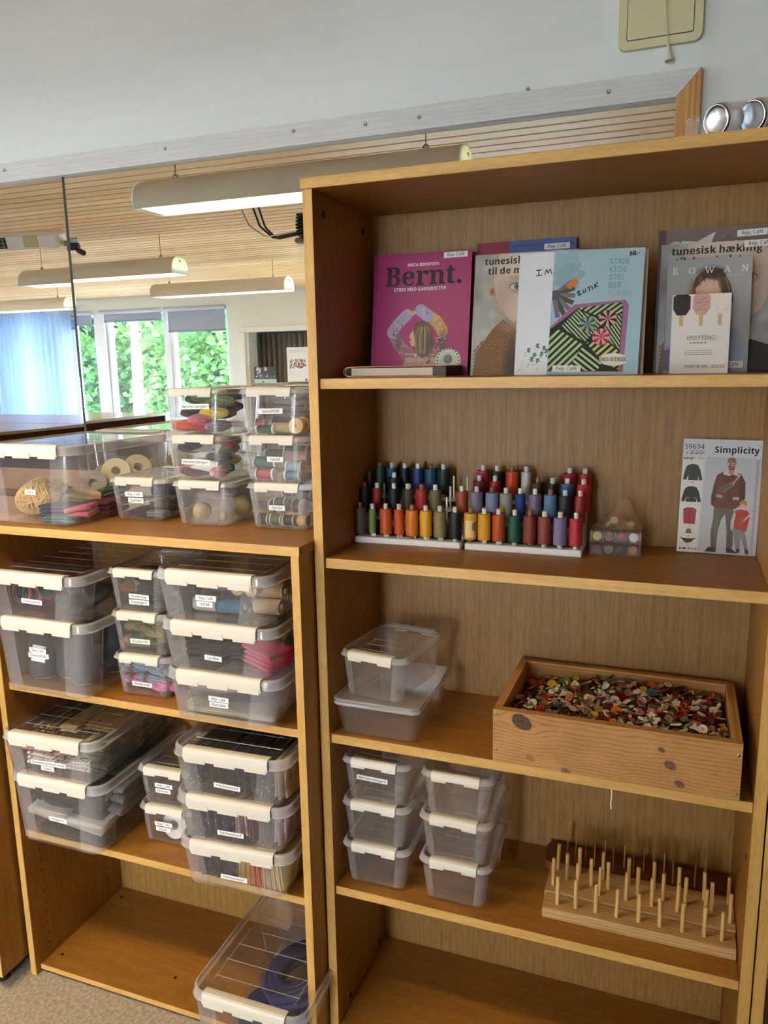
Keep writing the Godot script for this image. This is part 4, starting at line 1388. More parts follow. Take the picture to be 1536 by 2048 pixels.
	# patchwork with motifs
	var fab := [pattern(C("d9bf8a"), [C("5b6b4a"), C("8a3a2c"), C("3c3a38")], 26, .02, .05, 1), pattern(C("cdb98c"), [C("2d3a55"), C("a33a33")], 22, .02, .06, 2), pattern(C("3e4636"), [C("8a9a5f"), C("23291f"), C("b3a58a")], 60, .04, .09, 3), pattern(C("c9828c"), [C("f0d8d8"), C("8a3a4a")], 60, .02, .05, 5), pattern(C("e8ddd0"), [C("d88a3a"), C("7d2c3a"), C("2b2b2b")], 50, .02, .06, 7), pattern(C("5a5038"), [C("b9b06a"), C("2a2a22")], 60, .03, .08, 9)]
	var fn := ["tan cloth with butterflies", "sand cloth with small flowers", "dark green leafy cloth", "rose dotted cloth", "white cloth with bright figures", "olive patterned cloth"]
	for d in [[0, .065, .078, .0, .09, .018, .2], [1, -.01, .076, .02, .05, .018, .2], [5, -.075, .07, .04, .07, .02, .2], [2, .09, .0, .06, .07, .072, .2], [3, -.08, .035, .13, .09, .032, .07], [4, -.055, .0, .13, .11, .032, .07], [2, .03, .04, .12, .10, .035, .08], [4, .04, .0, .13, .09, .03, .07], [5, .02, .0, -.05, .2, .07, .16]]:
		fold("folded %s in the Lapper box, %s" % [fn[d[0]], "seen through the lid" if d[2] > .06 else ("seen left of the label" if d[1] < 0 else "seen right of the label") if d[3] > .1 else "by the side"], fab[d[0]], inb("E", d[1], d[2], d[3] - .02), Vector3(d[4], d[5], d[6]), maxi(2, int(d[5] / .009)), Vector3(0, .03, 0), "flowery fabric in the Lapper box")
	# interfacing
	for d in [["black interfacing folded at the rear of the Vlieseline box", "26282e", -.02, .05, .05, .22, .10, .2], ["black interfacing sheet lying at the bottom of the Vlieseline box", "2c2e34", .0, .0, .09, .2, .012, .14], ["grey interfacing fold on the right of the Vlieseline box", "7d7d80", .07, .06, .0, .1, .08, .22]]:
		fold(d[0], cloth(C(d[1])), inb("F", d[2], d[3], d[4]), Vector3(d[5], d[6], d[7]), 3, Vector3(0, .05, -.1))
	for i in 2:
		sheets("white_interfacing", ["white interfacing sheets sloping down to the right", "short white interfacing strip over the sloping sheets"][i], "interfacing", mat(C("e9e9ec"), .9), inb("F", [-.005, -.05][i], [.05, .06][i], .12), Vector3([.22, .1][i], .016, .09), 5, Vector3(.1, .05, -.16), .02)
	# clips and elastic
	fold("dark packet of clips lying in the Klemmer box", cloth(C("2a2f3a")), inb("G1", .03, 0, .04), Vector3(.06, .016, .07), 2, Vector3(0, .3, 0), "", "clip_packet", "packet")
	ball("clip_pouch", "beige patterned pouch under the lid of the Klemmer box", C("8a8672"), inb("G1", .045, .04, .05), .018, "", Vector3(1.2, .7, 1))
	var k := MB.new()
	k.lathe([[.012, 0], [.035, 0], [.035, 0], [.036, .02], [.035, .04], [.035, .04], [.012, .04], [.012, .04], [.012, 0]], 30)
	tag(put("elastic_roll", k.mesh(), cloth(C("e3e0da")), self, inb("G2", .016, .040, .048), Vector3(1.40, 0, 0)), "white roll of elastic standing in the Elastik box", "elastic")
	# patchwork boxes on the right
	var dk := [pattern(C("23252c"), [C("aab0b8"), C("3c4048")], 40, .008, .03, 21), pattern(C("1c2338"), [C("6a86b0"), C("39507a")], 50, .01, .04, 22), pattern(C("1a1b20"), [C("c9c9c4")], 30, .006, .02, 23), pattern(C("c9b497"), [C("8a6a50"), C("e8dcc8")], 60, .01, .02, 24), pattern(C("4b3a63"), [C("a98ac9"), C("2a2038")], 50, .02, .05, 25), pattern(C("6d2735"), [C("c98a98"), C("3a1820")], 40, .02, .05, 26), pattern(C("3b3a3e"), [C("8a8a8e"), C("1c1c1e")], 60, .01, .03, 27), pattern(C("c6a0a4"), [C("f0e0e0"), C("7a3a48")], 40, .02, .05, 28)]
	var dn := ["dark speckled cloth", "navy plaid cloth", "black dotted cloth", "beige dotted cloth", "purple flowered cloth", "maroon flowered cloth", "charcoal patterned cloth", "pale rose cloth"]
	var rows := [["H1", "top", [[0, -.10], [2, -.05], [1, .0], [1, .035], [0, .075], [3, .12]]], ["H2", "middle", [[6, -.10], [4, -.065], [4, -.02], [7, .015], [5, .05], [6, .085], [7, .115]]], ["H3", "lowest", [[6, -.09], [2, -.05], [6, -.015]]]]
	for r in rows:
		for i in r[2].size():
			var d: Array = r[2][i]
			var o := fold("%s on edge in the %s Patchworkstof box, %s from its left wall" % [dn[d[0]], r[1], ["first", "second", "third", "fourth", "fifth", "sixth", "seventh"][i]], dk[d[0]], inb(r[0], d[1] - .017, .0455, .022), Vector3(.082, .035, .30), 3, Vector3(0, 0, PI / 2), "fabric in the %s Patchworkstof box" % r[1])
			o.position.x += .034
	var oc := ["pale yellow", "lemon", "apricot", "orange", "deep orange", "amber", "ochre", "golden yellow", "bright yellow"]
	var ov := ["e3cf6a", "d9c05a", "dd9a52", "d8742c", "c85f22", "d89032", "c99a40", "e0b63a", "ecd24a"]
	for i in 9:
		fold("%s cloth on edge among the orange fabrics in the lowest Patchworkstof box" % oc[i], cloth(C(ov[i])), inb("H3", .017 + i * .0125, .038, .055), Vector3(.070, .0115, .24), 2, Vector3(0, 0, PI / 2 + .02 * (i - 3)), "orange and yellow fabrics")
	# big bin
	for i in 2:
		k = MB.new()
		for j in 6:
			var pts := []
			for a in 30:
				var g := TAU * a / 30.
				pts.append(Vector3(cos(g) * (.082 - j % 3 * .014), .012 + int(j / 3.) * .02, sin(g) * (.082 - j % 3 * .014)))
			k.tube(pts, .0105, 8, true)
		tag(put("blue_coil", k.mesh(), mat(C("1c2452"), .5), self, inb("bin", [.0, .05][i], [.0, .10][i], [.045, -.0][i]), Vector3(.15, 0, [.0, .3][i])), ["navy blue coil of tubing lying flat in the large bottom box", "navy blue coil leaning on the flat coil in the large bottom box"][i], "coil", "navy coils in the bottom box")
	sheets("paper_stack", "printed white sheets at the back of the large bottom box", "paper", mat(C("c9c6c4"), .8), inb("bin", .03, .11, -.10), Vector3(.16, .01, .12), 3, Vector3(0, .1, 0))
# ---------------------------------------------------------------- books, spools, buttons and racks in the tall bookcase
# a booklet leaning back: base at p, cover print in tex, hard or soft
func book(called: String, label: String, cat: String, p: Vector3, w: float, h: float, d: float, lean: float, tex: Texture2D, hard := false, spine := Color(1, 1, 1), yaw := 0.0, roll := 0.0) -> Node3D:
	var o := thing(called, label, cat, p)
	o.basis = Basis(Vector3.UP, yaw) * Basis(Vector3.RIGHT, -lean) * Basis(Vector3.BACK, roll)
	var c := .0028 if hard else .0006
	var ins := .004 if hard else .0002
	var k := MB.new()
	k.card(w, h, c)
	var f := put("front_cover", k.mesh(), mat(Color.WHITE, .35, 0, tex), o, Vector3(0, h * .5, 0))
	put("pages", bx(Vector3(w - ins * 2, h - ins * 2, d), .0004, 1), M.paper, o, Vector3(-ins * .3, h * .5, -d * .5 - c * .5))
	k = MB.new()
	k.card(w, h, c)
	put("back_cover", k.mesh(), mat(spine, .4), o, Vector3(0, h * .5, -d - c))
	k = MB.new()
	k.box(Vector3(-w * .5 - .0006, h * .5, -d * .5 - c * .5), Vector3(.0025 if hard else .0008, h, d + c * 2), .0006, 1)
	put("spine", k.mesh(), mat(spine, .4), o)
	return f

func strip(s: String, f: Node, x: float, y: float, rot := 0.0) -> void:
	var k := MB.new()
	k.card(.054, .0125, .0004)
	var c := put("label_strip", k.mesh(), M.paper, f.get_parent(), f.position + Vector3(x, y, .0022), Vector3(0, 0, rot))
	text(s, .0068, sans, M.ink, c, Vector3(0, .0003, .0003))

func right_contents() -> void:
	books()
	thread_racks()
	buttons()
	peg_racks()
	var e := thing("pattern_envelope", "sewing pattern envelope showing a man and a child, leaning in the right corner", "pattern", Vector3(.801, 1.2235, -.281))
	e.basis = Basis(Vector3.UP, .06) * Basis(Vector3.RIGHT, -.12) * Basis(Vector3.BACK, -.02)
	var k := MB.new()
	k.card(.154, .240, .006)
	var f := put("envelope", k.mesh(), mat(Color.WHITE, .5, 0, pattern_print()), e, Vector3(0, .12, 0))
	text("Simplicity", .0132, bold, M.ink, f, Vector3(.0275, .0985, .0032))
	text("S9694", .0105, sans, M.ink, f, Vector3(-.055, .1035, .0032))
	text("easy", .0065, bold, M.ink, f, Vector3(-.066, .0795, .0032))
	text("TO-SEW", .005, sans, mat(C("6a6a70"), .7), f, Vector3(-.047, .0795, .0032))
	text("A", .0055, sans, M.ink, f, Vector3(-.069, .0905, .0032))
	# bobbin cases and the bag on them
	for i in 2:
		var o := thing("bobbin_case", ["clear bobbin case lying under another one, beside the thread rack", "clear bobbin case stacked on top, beside the thread rack"][i], "bobbin case", Vector3(.600 + i * .002, 1.2235 + i * .0275, -.232), Vector3(0, .08 - i * .06, 0), "clear bobbin cases")
		k = MB.new()
		k.box(Vector3(0, .0013, 0), Vector3(.104, .0024, .072), .0008, 0)
		k.box(Vector3(0, .0247, 0), Vector3(.104, .0024, .072), .0008, 0)
		for s in [-1, 1]:
			k.box(Vector3(0, .013, s * .0348), Vector3(.104, .021, .002), .0006, 0)
			k.box(Vector3(s * .0508, .013, 0), Vector3(.002, .021, .067), .0006, 2)
		put("case", k.mesh(), clear_mat(Color(.8, .82, .85, .07), .04), o)
		for j in 4:
			k = MB.new()
			k.t = Transform3D(Basis(Vector3.RIGHT, PI / 2), Vector3.ZERO)
			k.lathe([[0, -.0055], [.0092, -.0055], [.0092, -.0055], [.0092, -.0045], [.0092, -.0045], [.0078, -.0045], [.0078, .0045], [.0092, .0045], [.0092, .0045], [.0092, .0055], [.0092, .0055], [0, .0055]], 16)
			put("bobbin", k.mesh(), mat(C([["6a2a2a", "8a6a50", "3a3f4a", "a86a3a"], ["c9a23a", "7a3030", "a03a2a", "dcd8d0"]][i][j]), .4), o, Vector3(-.037 + j * .0245, .0125, .024))
		for j in 5:
			put("divider", bx(Vector3(.0015, .02, .06), .0004, 2), M.chrome, o, Vector3(-.0495 + j * .0247, .0125, 0))
	k = MB.new()
	var rows := []
	for i in 9:
		var s := i / 8.
		var r := PackedVector3Array()
		for j in 20:
			var a := TAU * j / 20.
			var rad := lerpf(1.0, .16, pow(s, .8)) * (1.0 + .10 * sin(a * 5. + i * 1.3) + .06 * sin(a * 3. - i))
			r.append(Vector3(cos(a) * .05 * rad + s * .012, .001 + s * .058 + .004 * sin(a * 4 + i) * s, sin(a) * .034 * rad))
		rows.append(r)
	k.loft(rows)
	k.cap(rows[0], Vector3.DOWN)
	var bag := thing("plastic_bag", "crumpled clear plastic bag of bits on top of the bobbin cases", "plastic bag", Vector3(.606, 1.280, -.232))
	put("bag_film", k.mesh(), clear_mat(Color(.74, .62, .46, .20), .12), bag)
	for i in 5:
		k = MB.new()
		k.lathe([[0, 0], [.0085, 0], [.009, .001], [.0085, .002], [0, .0015]], 12)
		put("loose_bit", k.mesh(), mat(C(["5a6a4a", "b3a080", "8a8a6a", "9a4a3a", "d8ccb0"][i]), .5), bag, Vector3(-.02 + i * .011, .006 + (i % 2) * .008, .008 - i * .003), Vector3(.5, i, .6))
	# thread hanging from the shelf
	k = MB.new()
	k.tube([Vector3(0, 0, 0), Vector3(.0006, -.015, .0005), Vector3(-.0005, -.03, 0), Vector3(.0006, -.043, 0)], .0016, 6)
	tag(put("hanging_thread", k.mesh(), cloth(C("e2dcc8")), self, Vector3(.627, .7965, -.012)), "short white thread end hanging below the shelf with the button tray", "thread")
	# clear bottles lying on the top
	for i in 2:
		var o := thing("clear_bottle", ["clear round jar lying on the tall bookcase, left of two", "clear round jar lying on the tall bookcase, at the picture's right edge"][i], "jar", Vector3([.749, .803][i], 2.0155, -.035))
		o.basis = Basis(Quaternion(Vector3.UP, Vector3(.62, .16, -.75).normalized()))
		k = MB.new()
		k.lathe([[0, 0], [.022, .0005], [.026, .003], [.0275, .008], [.0275, .15], [.0275, .15], [.026, .15], [.026, .008], [.022, .005], [0, .004]], 26)
		put("jar_wall", k.mesh(), clear_mat(Color(.85, .85, .86, .16), .04), o)
		k = MB.new()
		k.lathe([[0, .002], [.018, .001], [.0225, -.0015], [.0245, -.0015], [.0255, .002], [.0255, .002], [.0235, .004], [.0, .0035]], 26)
		put("jar_lid", k.mesh(), M.chrome, o, Vector3(0, -.003, 0))
	k = MB.new()
	k.t = Transform3D(Basis(Vector3.BACK, .2), Vector3.ZERO)
	rows = []
	for i in 6:
		rows.append(k.ring(.016 - i * .0015 + .002 * (i % 2), i * .006, 12))
	k.loft(rows)
	tag(put("plastic_wrap", k.mesh(), clear_mat(Color(.9, .9, .9, .14), .1), self, Vector3(.717, 1.9885, -.02)), "scrap of clear plastic wrap beside the two jars on the tall bookcase", "plastic wrap")

func books() -> void:
	var y := 1.6016
	var g := RandomNumberGenerator.new()
	g.seed = 3
	# magenta hardback
	var pc := Pic.new(384, 448, C("a5276b"))
	pc.poly([0, 0, .035, 0, .035, 1, 0, 1], C("93205e"))
	var kn := [C("c07a8a"), C("b79ac2"), C("c98a4a"), C("7d3a4a"), C("d0c0cc"), C("9a8a3a"), C("6f6f9a")]
	var skin := C("d8a88c")
	# both arms raised over the head, then the back of the jumper and the hair
	for q in [[[.40, .83, .30, .76, .21, .64], "a9728c"], [[.21, .64, .27, .57, .36, .50], "b3a0c4"], [[.62, .82, .72, .74, .73, .64], "8a4a52"], [[.73, .64, .68, .57, .56, .50], "c29a4a"], [[.58, .515, .50, .465], "a9a4cc"]]:
		pc.path(q[0], .115, C(q[1]))
		for i in range(0, q[0].size(), 2):
			pc.ell(q[0][i], q[0][i + 1], .057, .057, C(q[1]))
	pc.poly([.36, .77, .50, .81, .64, .77, .73, .84, .70, .92, .69, 1, .33, 1, .34, .92, .31, .84], C("9a6070"))
	pc.poly([.36, .85, .68, .85, .69, .90, .35, .90], C("c4a08a"))
	pc.poly([.34, .93, .70, .93, .69, .965, .335, .965], C("5a2c40"))
	for q in [[.25, .70, .05], [.22, .64, .045], [.30, .56, .045], [.33, .78, .05], [.72, .70, .045], [.70, .60, .045], [.66, .80, .05], [.54, .49, .04], [.42, .86, .06], [.58, .86, .06], [.42, .95, .07], [.60, .95, .07]]:
		pc.blobs(g, 9, kn, .006, .016, q[0] - q[2], q[1] - q[2] * .8, q[0] + q[2], q[1] + q[2] * .8)
	for q in [[.17, .66, .26, .70], [.24, .74, .31, .70], [.30, .60, .23, .56], [.66, .70, .77, .68], [.64, .56, .70, .52], [.35, .82, .66, .83], [.34, .91, .70, .91], [.50, .82, .50, .91], [.35, .97, .69, .97]]:
		pc.line(q[0], q[1], q[2], q[3], .007, C("d6c8d2"))
	pc.ell(.42, .485, .035, .022, skin)
	pc.ell(.38, .475, .022, .016, skin)
	pc.poly([.46, .59, .40, .66, .395, .69, .415, .70, .40, .72, .42, .76, .46, .76], skin)
	pc.poly([.43, .62, .46, .575, .53, .56, .60, .585, .635, .66, .64, .74, .62, .80, .585, .84, .54, .86, .49, .83, .45, .80, .455, .74, .445, .68], C("63503a"))
	for i in 12:
		pc.path([.50 + i * .006, .575, .455 + i * .014, .68, .47 + i * .012, .82], .007, [C("a58c66"), C("866c4a"), C("46362a"), C("b9a27c")][i % 4])
	pc.soft(.52, .58, .1, .03, C("3a2c22"), .6)
	pc.soft(.60, .74, .05, .12, C("2e231b"), .6)
	pc.soft(.28, .72, .05, .10, C("4a2c40"), .5)
	pc.soft(.74, .72, .05, .12, C("3f2530"), .5)
	pc.soft(.50, .97, .25, .06, C("3a2030"), .5)
	pc.grainy(g, .09, .12, .44, .84, 1.0)
	pc.ell(.80, .88, .13, .115, C("d9ddc8"))
	pc.ell(.80, .88, .09, .08, C("c4d3c0"))
	pc.ell(.80, .87, .045, .045, C("4f8a80"))
	pc.ell(.80, .865, .02, .025, C("c0563a"))
	for i in 22:
		var a := TAU * i / 22.
		pc.line(.80 + cos(a) * .10, .88 + sin(a) * .087, .80 + cos(a) * .118, .88 + sin(a) * .102, .012, C("3f4a40"))
	var f := book("hardback_book", "magenta hardback with a woman in a colourful knitted sweater seen from behind", "book", Vector3(.163, y, -.225), .226, .272, .018, .16, pc.tex(), true, C("7d1a50"))
	text("Bernt.", .0425, heavy, mat(C("1a1226"), .5), f, Vector3(.004, .0855, .0018))
	text("ERICA BERNTSEN", .0066, bold, M.white, f, Vector3(.002, .1105, .0018))
	text("STRIK MED GARNRESTER", .0076, bold, M.white, f, Vector3(-.004, .0565, .0018))
	text("Bergini", .006, serif, mat(C("d890b8"), .5), f, Vector3(.085, -.123, .0018))
	strip("Rep. Café", f, .076, .1275, .01)
	# book lying in front of it
	var o := thing("paperback_book", "paperback lying flat with its curved spine at the left and pages to the front", "book", Vector3(.145, y + .0002, -.165))
	var k := MB.new()
	k.box(Vector3(.0, .0105, 0), Vector3(.185, .0165, .125), .0008, 0)
	put("pages", k.mesh(), mat(C("dcd5c4"), .9), o)
	for q in [["cover", "d88a5c", .0, .0015], ["spine_lining", "ece4dc", .0042, .0012]]:
		k = MB.new()
		var ol := PackedVector2Array()
		var il := PackedVector2Array()
		var e: float = q[2]
		var far := .118 if e == 0.0 else -.085
		var pts := [Vector2(far, .0222 - e * .4)]
		for i in 13:
			var an := PI * .5 + PI * i / 12.
			pts.append(Vector2(-.098 + cos(an) * (.0118 - e), .0111 + sin(an) * (.0111 - e * .4)))
		pts.append(Vector2(far, e * .4))
		for v in pts:
			ol.append(v)
			il.append(Vector2(v.x + (q[3] * .6 if v.x < -.098 else 0.0), lerpf(v.y, .0111, q[3] / .0111)))
		il.reverse()
		ol.append_array(il)
		k.prism(ol, -.066, .066)
		put(q[0], k.mesh(), mat(C(q[1]), .5), o)
	k = MB.new()
	k.box(Vector3(.104, .011, .0), Vector3(.032, .0205, .126), .002, 0)
	put("cover_flap", k.mesh(), mat(C("3b2a22"), .5), o)
	# red and blue book behind
	pc = Pic.new(256, 320, C("4c5f9c"))
	pc.poly([0, 0, .33, 0, .33, 1, 0, 1], C("8f2038"))
	pc.poly([0, .09, .33, .09, .33, .11, 0, .11], C("6a1428"))
	f = book("hardback_book", "dark red and blue hardback standing behind the baby cover, only its top showing", "book", Vector3(.387, y, -.268), .213, .287, .012, .12, pc.tex(), true, C("7d1a30"))
	text("BERTHE DELLMANN & SUNN HELSKOV BERTELSEN", .0042, sans, M.ink, f, Vector3(.035, .132, .0018))
	strip("Rep. Café", f, .066, .1265, .0)
	# baby covers, twice
	pc = baby_print(g)
	var bt := pc.tex()
	f = book("craft_magazine", "booklet with a baby in a brown knitted jumper, left of the white booklet", "magazine", Vector3(.400, y, -.19), .215, .255, .006, .17, bt, false, C("c9c4bc"))
	text("tunesisk hækling", .0145, bold, mat(C("2a2522"), .6), f, Vector3(-.088, .112, .0008), Vector3.ZERO, HORIZONTAL_ALIGNMENT_LEFT)
	text("til de mindste", .0145, bold, mat(C("2a2522"), .6), f, Vector3(-.080, .0915, .0008), Vector3.ZERO, HORIZONTAL_ALIGNMENT_LEFT)
	# white booklet with handwriting
	pc = Pic.new(192, 288, C("eceef4"))
	for q in [[.25, .145, .33, .143], [.29, .145, .295, .185], [.25, .188, .34, .186], [.38, .182, .405, .142, .43, .172, .46, .138, .485, .18]]:
		pc.path(q, .012, M.ink.albedo_color)
	for q in [[.20, .80], [.33, .765], [.43, .785], [.29, .84], [.40, .83], [.25, .87], [.34, .885], [.47, .81]]:
		pc.poly([q[0] - .022, q[1] - .02, q[0] + .024, q[1] - .022, q[0] + .012, q[1] + .016, q[0] - .024, q[1] + .012], C("4f7f68"))
		pc.blobs(g, 5, [C("3f6a54"), C("b9b9ae"), C("8a9a90"), C("d0d2cc")], .006, .014, q[0] - .05, q[1], q[0] + .04, q[1] + .045)
	pc.blobs(g, 24, [C("c3c6c0"), C("aab4ae"), C("d6d8d4")], .006, .014, .04, .88, .36, .98)
	f = book("craft_magazine", "white booklet with handwriting at its top and small green figures at its foot", "magazine", Vector3(.4620, y, -.15), .135, .248, .006, .19, pc.tex(), false, C("e4e4e6"))
	# pale blue magazine
	pc = Pic.new(384, 576, C("a9c6d4"))
	pc.blobs(g, 8, [C("93b0be"), C("9dbac8")], .10, .2, .05, .05, .35, .25)
	for i in 7:
		var a := -.6 + i * .32
		pc.line(.02, .36, .02 + cos(a) * .24, .36 + sin(a) * .19, .055, C("4a5a3a") if i % 2 else C("7d6f86"))
	pc.ell(.03, .36, .06, .06, C("5a5468"))
	pc.line(.17, .30, .27, .245, .075, C("d07a3c"))
	var dkg := C("222e2a")
	var lg := C("b9cf9a")
	pc.poly([.26, .44, .82, .41, .86, .45, .84, .98, .0, .98, .0, .62], C("a56a90"))
	pc.poly([.30, .47, .78, .43, .80, .47, .79, .97, .0, .97, .0, .64], dkg)
	pc.poly([.30, .47, .78, .43, .80, .50, .62, .56], lg, dkg, .05, .9)
	pc.poly([.30, .48, .60, .58, .40, .74, .12, .62], lg, dkg, .035, -.75)
	pc.poly([.10, .64, .38, .76, .24, .97, .0, .97, .0, .68], lg, dkg, .06, .75)
	pc.poly([.62, .57, .79, .52, .79, .80, .60, .70], lg, dkg, .032, -.6)
	pc.poly([.42, .75, .58, .70, .79, .82, .79, .96, .62, .90], C("c9cf7a"), dkg, .06, .8)
	pc.poly([.38, .78, .60, .91, .56, .97, .22, .97], lg, dkg, .055, -.9)
	for q in [[.42, .60, "8ab0ae", "5a4a3a"], [.64, .555, "e0a590", "2a2430"], [.58, .70, "b0283f", "e0a0a8"]]:
		for i in 14:
			var a := TAU * i / 14.
			pc.poly([q[0], q[1], q[0] + cos(a) * .10, q[1] + sin(a) * .067, q[0] + cos(a + .45) * .10, q[1] + sin(a + .45) * .067], C(q[2]) if i % 2 else C(q[3]))
		pc.ell(q[0], q[1], .015, .015, C("4a8aa0"))
	pc.ell(.73, .88, .155, .075, C("e8e4d4"))
	pc.path([.30, .37, .28, .34, .31, .33, .30, .35, .33, .36, .30, .37], .011, M.ink.albedo_color)
	pc.path([.345, .325, .35, .35, .375, .34, .37, .315], .011, M.ink.albedo_color)
	pc.path([.39, .31, .43, .295], .011, M.ink.albedo_color)
	pc.path([.41, .30, .415, .335], .011, M.ink.albedo_color)
	pc.path([.44, .295, .45, .325], .011, M.ink.albedo_color)
	pc.path([.47, .28, .475, .315], .011, M.ink.albedo_color)
	pc.path([.50, .265, .475, .295, .51, .30], .011, M.ink.albedo_color)
	f = book("craft_magazine", "pale blue knitting magazine with striped green squares and three crocheted flowers", "magazine", Vector3(.5515, y, -.115), .170, .248, .006, .25, pc.tex(), false, C("c4d0d4"), .05, -.02)
	text("80,-", .0085, bold, M.ink, f, Vector3(.066, .1135, .0008), Vector3(0, 0, .12))
	var gm := mat(C("7d98a6"), .6)
	var lines := ["STRIK", "KEDE", "STRI", "BER"]
	for i in 4:
		text(lines[i], .0105, sans, gm, f, Vector3(.020, .098 - i * .0155, .0008), Vector3.ZERO, HORIZONTAL_ALIGNMENT_LEFT)
	text("FORÅR", .0105, sans, mat(C("98b4c0"), .6), f, Vector3(.020, .036, .0008), Vector3.ZERO, HORIZONTAL_ALIGNMENT_LEFT)
	text("HO STRIK", .0078, serif, mat(C("4a443c"), .6), f, Vector3(.039, -.094, .0008))
	strip("Rep. Café", f, -.048, -.113)
	f = book("craft_magazine", "beige edged booklet almost hidden behind the pale blue magazine", "magazine", Vector3(.562, y, -.145), .166, .244, .008, .22, Pic.new(16, 16, C("cfc5bb")).tex(), false, C("b9aea4"), .03)
	# right group
	pc = Pic.new(256, 320, C("7d6a60"))
	pc.blobs(g, 200, [C("87746a"), C("736055")], .01, .03)
	pc.poly([0, 0, .06, 0, .06, 1, 0, 1], C("5a2f40"))
	pc.ell(.15, .13, .07, .06, C("c9c4c0"))
	pc.poly([.2, .08, .34, .09, .5, .03, .44, .16, .2, .2], C("d8d4d0"))
	f = book("hardback_book", "brown hardback standing rearmost in the right group, only its top showing", "book", Vector3(.7650, y, -.272), .21, .284, .01, .08, pc.tex(), true, C("5a2f40"))
	text("Kristin Langebraaten", .0072, serif, mat(C("d8d0c8"), .6), f, Vector3(.052, .110, .0018))
	strip("Rep. Café", f, .066, .127, .02)
	f = book("craft_magazine", "booklet with a baby in a brown knitted jumper, behind the grey portrait magazine", "magazine", Vector3(.7720, y, -.235), .212, .253, .006, .12, bt, false, C("c9c4bc"))
	text("tunesisk hækling", .0145, bold, mat(C("2a2522"), .6), f, Vector3(-.088, .112, .0008), Vector3.ZERO, HORIZONTAL_ALIGNMENT_LEFT)
	text("til de mindste", .0145, bold, mat(C("2a2522"), .6), f, Vector3(-.080, .0915, .0008), Vector3.ZERO, HORIZONTAL_ALIGNMENT_LEFT)
	strip("Rep. Café", f, .071, .119, .03)
	pc = Pic.new(288, 384, C("a3a6aa"))
	pc.poly([.02, .98, .02, .78, .2, .66, .42, .6, .72, .6, .9, .7, .99, .84, .99, .98], C("8b9aae"))
	pc.poly([.74, .55, .92, .66, .98, .8, .97, .98, .78, .98], C("97a6b8"))
	pc.poly([.0, .80, .08, .78, .12, .9, .1, .98, .0, .98], C("6a5a78"))
	pc.poly([.25, .34, .34, .16, .5, .07, .66, .1, .76, .24, .8, .38, .7, .44, .3, .44, .24, .4], C("5a4a3a"))
	pc.poly([.34, .26, .46, .17, .6, .2, .68, .34, .66, .56, .5, .64, .38, .56], C("d3a68e"))
	for i in 9:
		pc.line(.3 + i * .05, .12 + absf(i - 4) * .012, .26 + i * .065, .40, .012, [C("8a7252"), C("4a3a2c")][i % 2])
	pc.poly([.37, .25, .46, .2, .6, .22, .66, .34, .65, .5, .4, .5], C("d8ac94"))
	pc.soft(.52, .26, .15, .1, C("e8c4ae"), .7)
	pc.soft(.65, .4, .06, .14, C("9a6a52"), .6)
	pc.soft(.36, .4, .05, .12, C("a87a60"), .5)
	pc.soft(.52, .12, .2, .07, C("2f241c"), .6)
	pc.soft(.28, .3, .06, .14, C("a08a66"), .6)
	pc.soft(.8, .75, .15, .2, C("7a8aa0"), .5)
	pc.soft(.25, .85, .2, .15, C("6f7f96"), .5)
	pc.line(.41, .345, .49, .34, .02, C("4a3426"))
	pc.line(.56, .345, .64, .35, .02, C("4a3426"))
	pc.ell(.455, .375, .03, .016, C("3a3434"))
	pc.ell(.60, .375, .03, .016, C("3a3434"))
	f = book("craft_magazine", "grey portrait magazine with a woman whose face is half covered by a small white booklet", "magazine", Vector3(.7560, y, -.185), .150, .218, .005, .15, pc.tex(), false, C("8f9296"), .02)
	var ls := "ROWAN"
	for i in 5:
		text(ls[i], .0125, serif, M.white, f, Vector3(-.062 + i * .031, .087, .0008))
	text("PROJECTS", .005, sans, mat(C("c4c6c8"), .6), f, Vector3(.046, .075, .0008))
	strip("Rep. Café", f, .040, -.094)
	pc = Pic.new(256, 352, C("e2dcd6"))
	for q in [[.16, "2a1a18", 0], [.50, "c99c96", 1], [.82, "e6ded2", 2]]:
		var x: float = q[0]
		pc.poly([x - .04, .18, x + .04, .18, x + .035, .40, x - .03, .40], C("c9a982"))
		pc.poly([x - .15, .03, x - .10, .0, x + .10, .0, x + .15, .03, x + .15, .18, x + .08, .26, x - .08, .26, x - .15, .18], C(q[1]))
		if q[2] == 1:
			pc.path([x - .12, .08, x + .1, .04, x - .1, .12, x + .12, .1, x - .08, .2, x + .1, .2], .012, C("b3807c"))
		if q[2] == 2:
			pc.blobs(g, 40, [C("d8ccba"), C("f0eae0")], .01, .02, x - .13, .16, x + .13, .25)
	pc.print_lines(.33, .615, .62, 1, .02, M.ink.albedo_color, g)
	pc.print_lines(.25, .71, .72, 3, .025, C("6a6460"), g)
	pc.print_lines(.72, .90, .95, 3, .015, C("6a6460"), g)
	f = book("craft_magazine", "small white booklet with three ice pops printed along its top", "magazine", Vector3(.7440, y, -.145), .102, .147, .003, .12, pc.tex(), false, C("e2dcd6"), .02)
	text("KNITTING", .0085, sans, mat(C("8a7f7a"), .6), f, Vector3(.002, -.008, .0008))
	text("STOFF & STIL", .0052, sans, M.ink, f, Vector3(-.004, -.061, .0008))

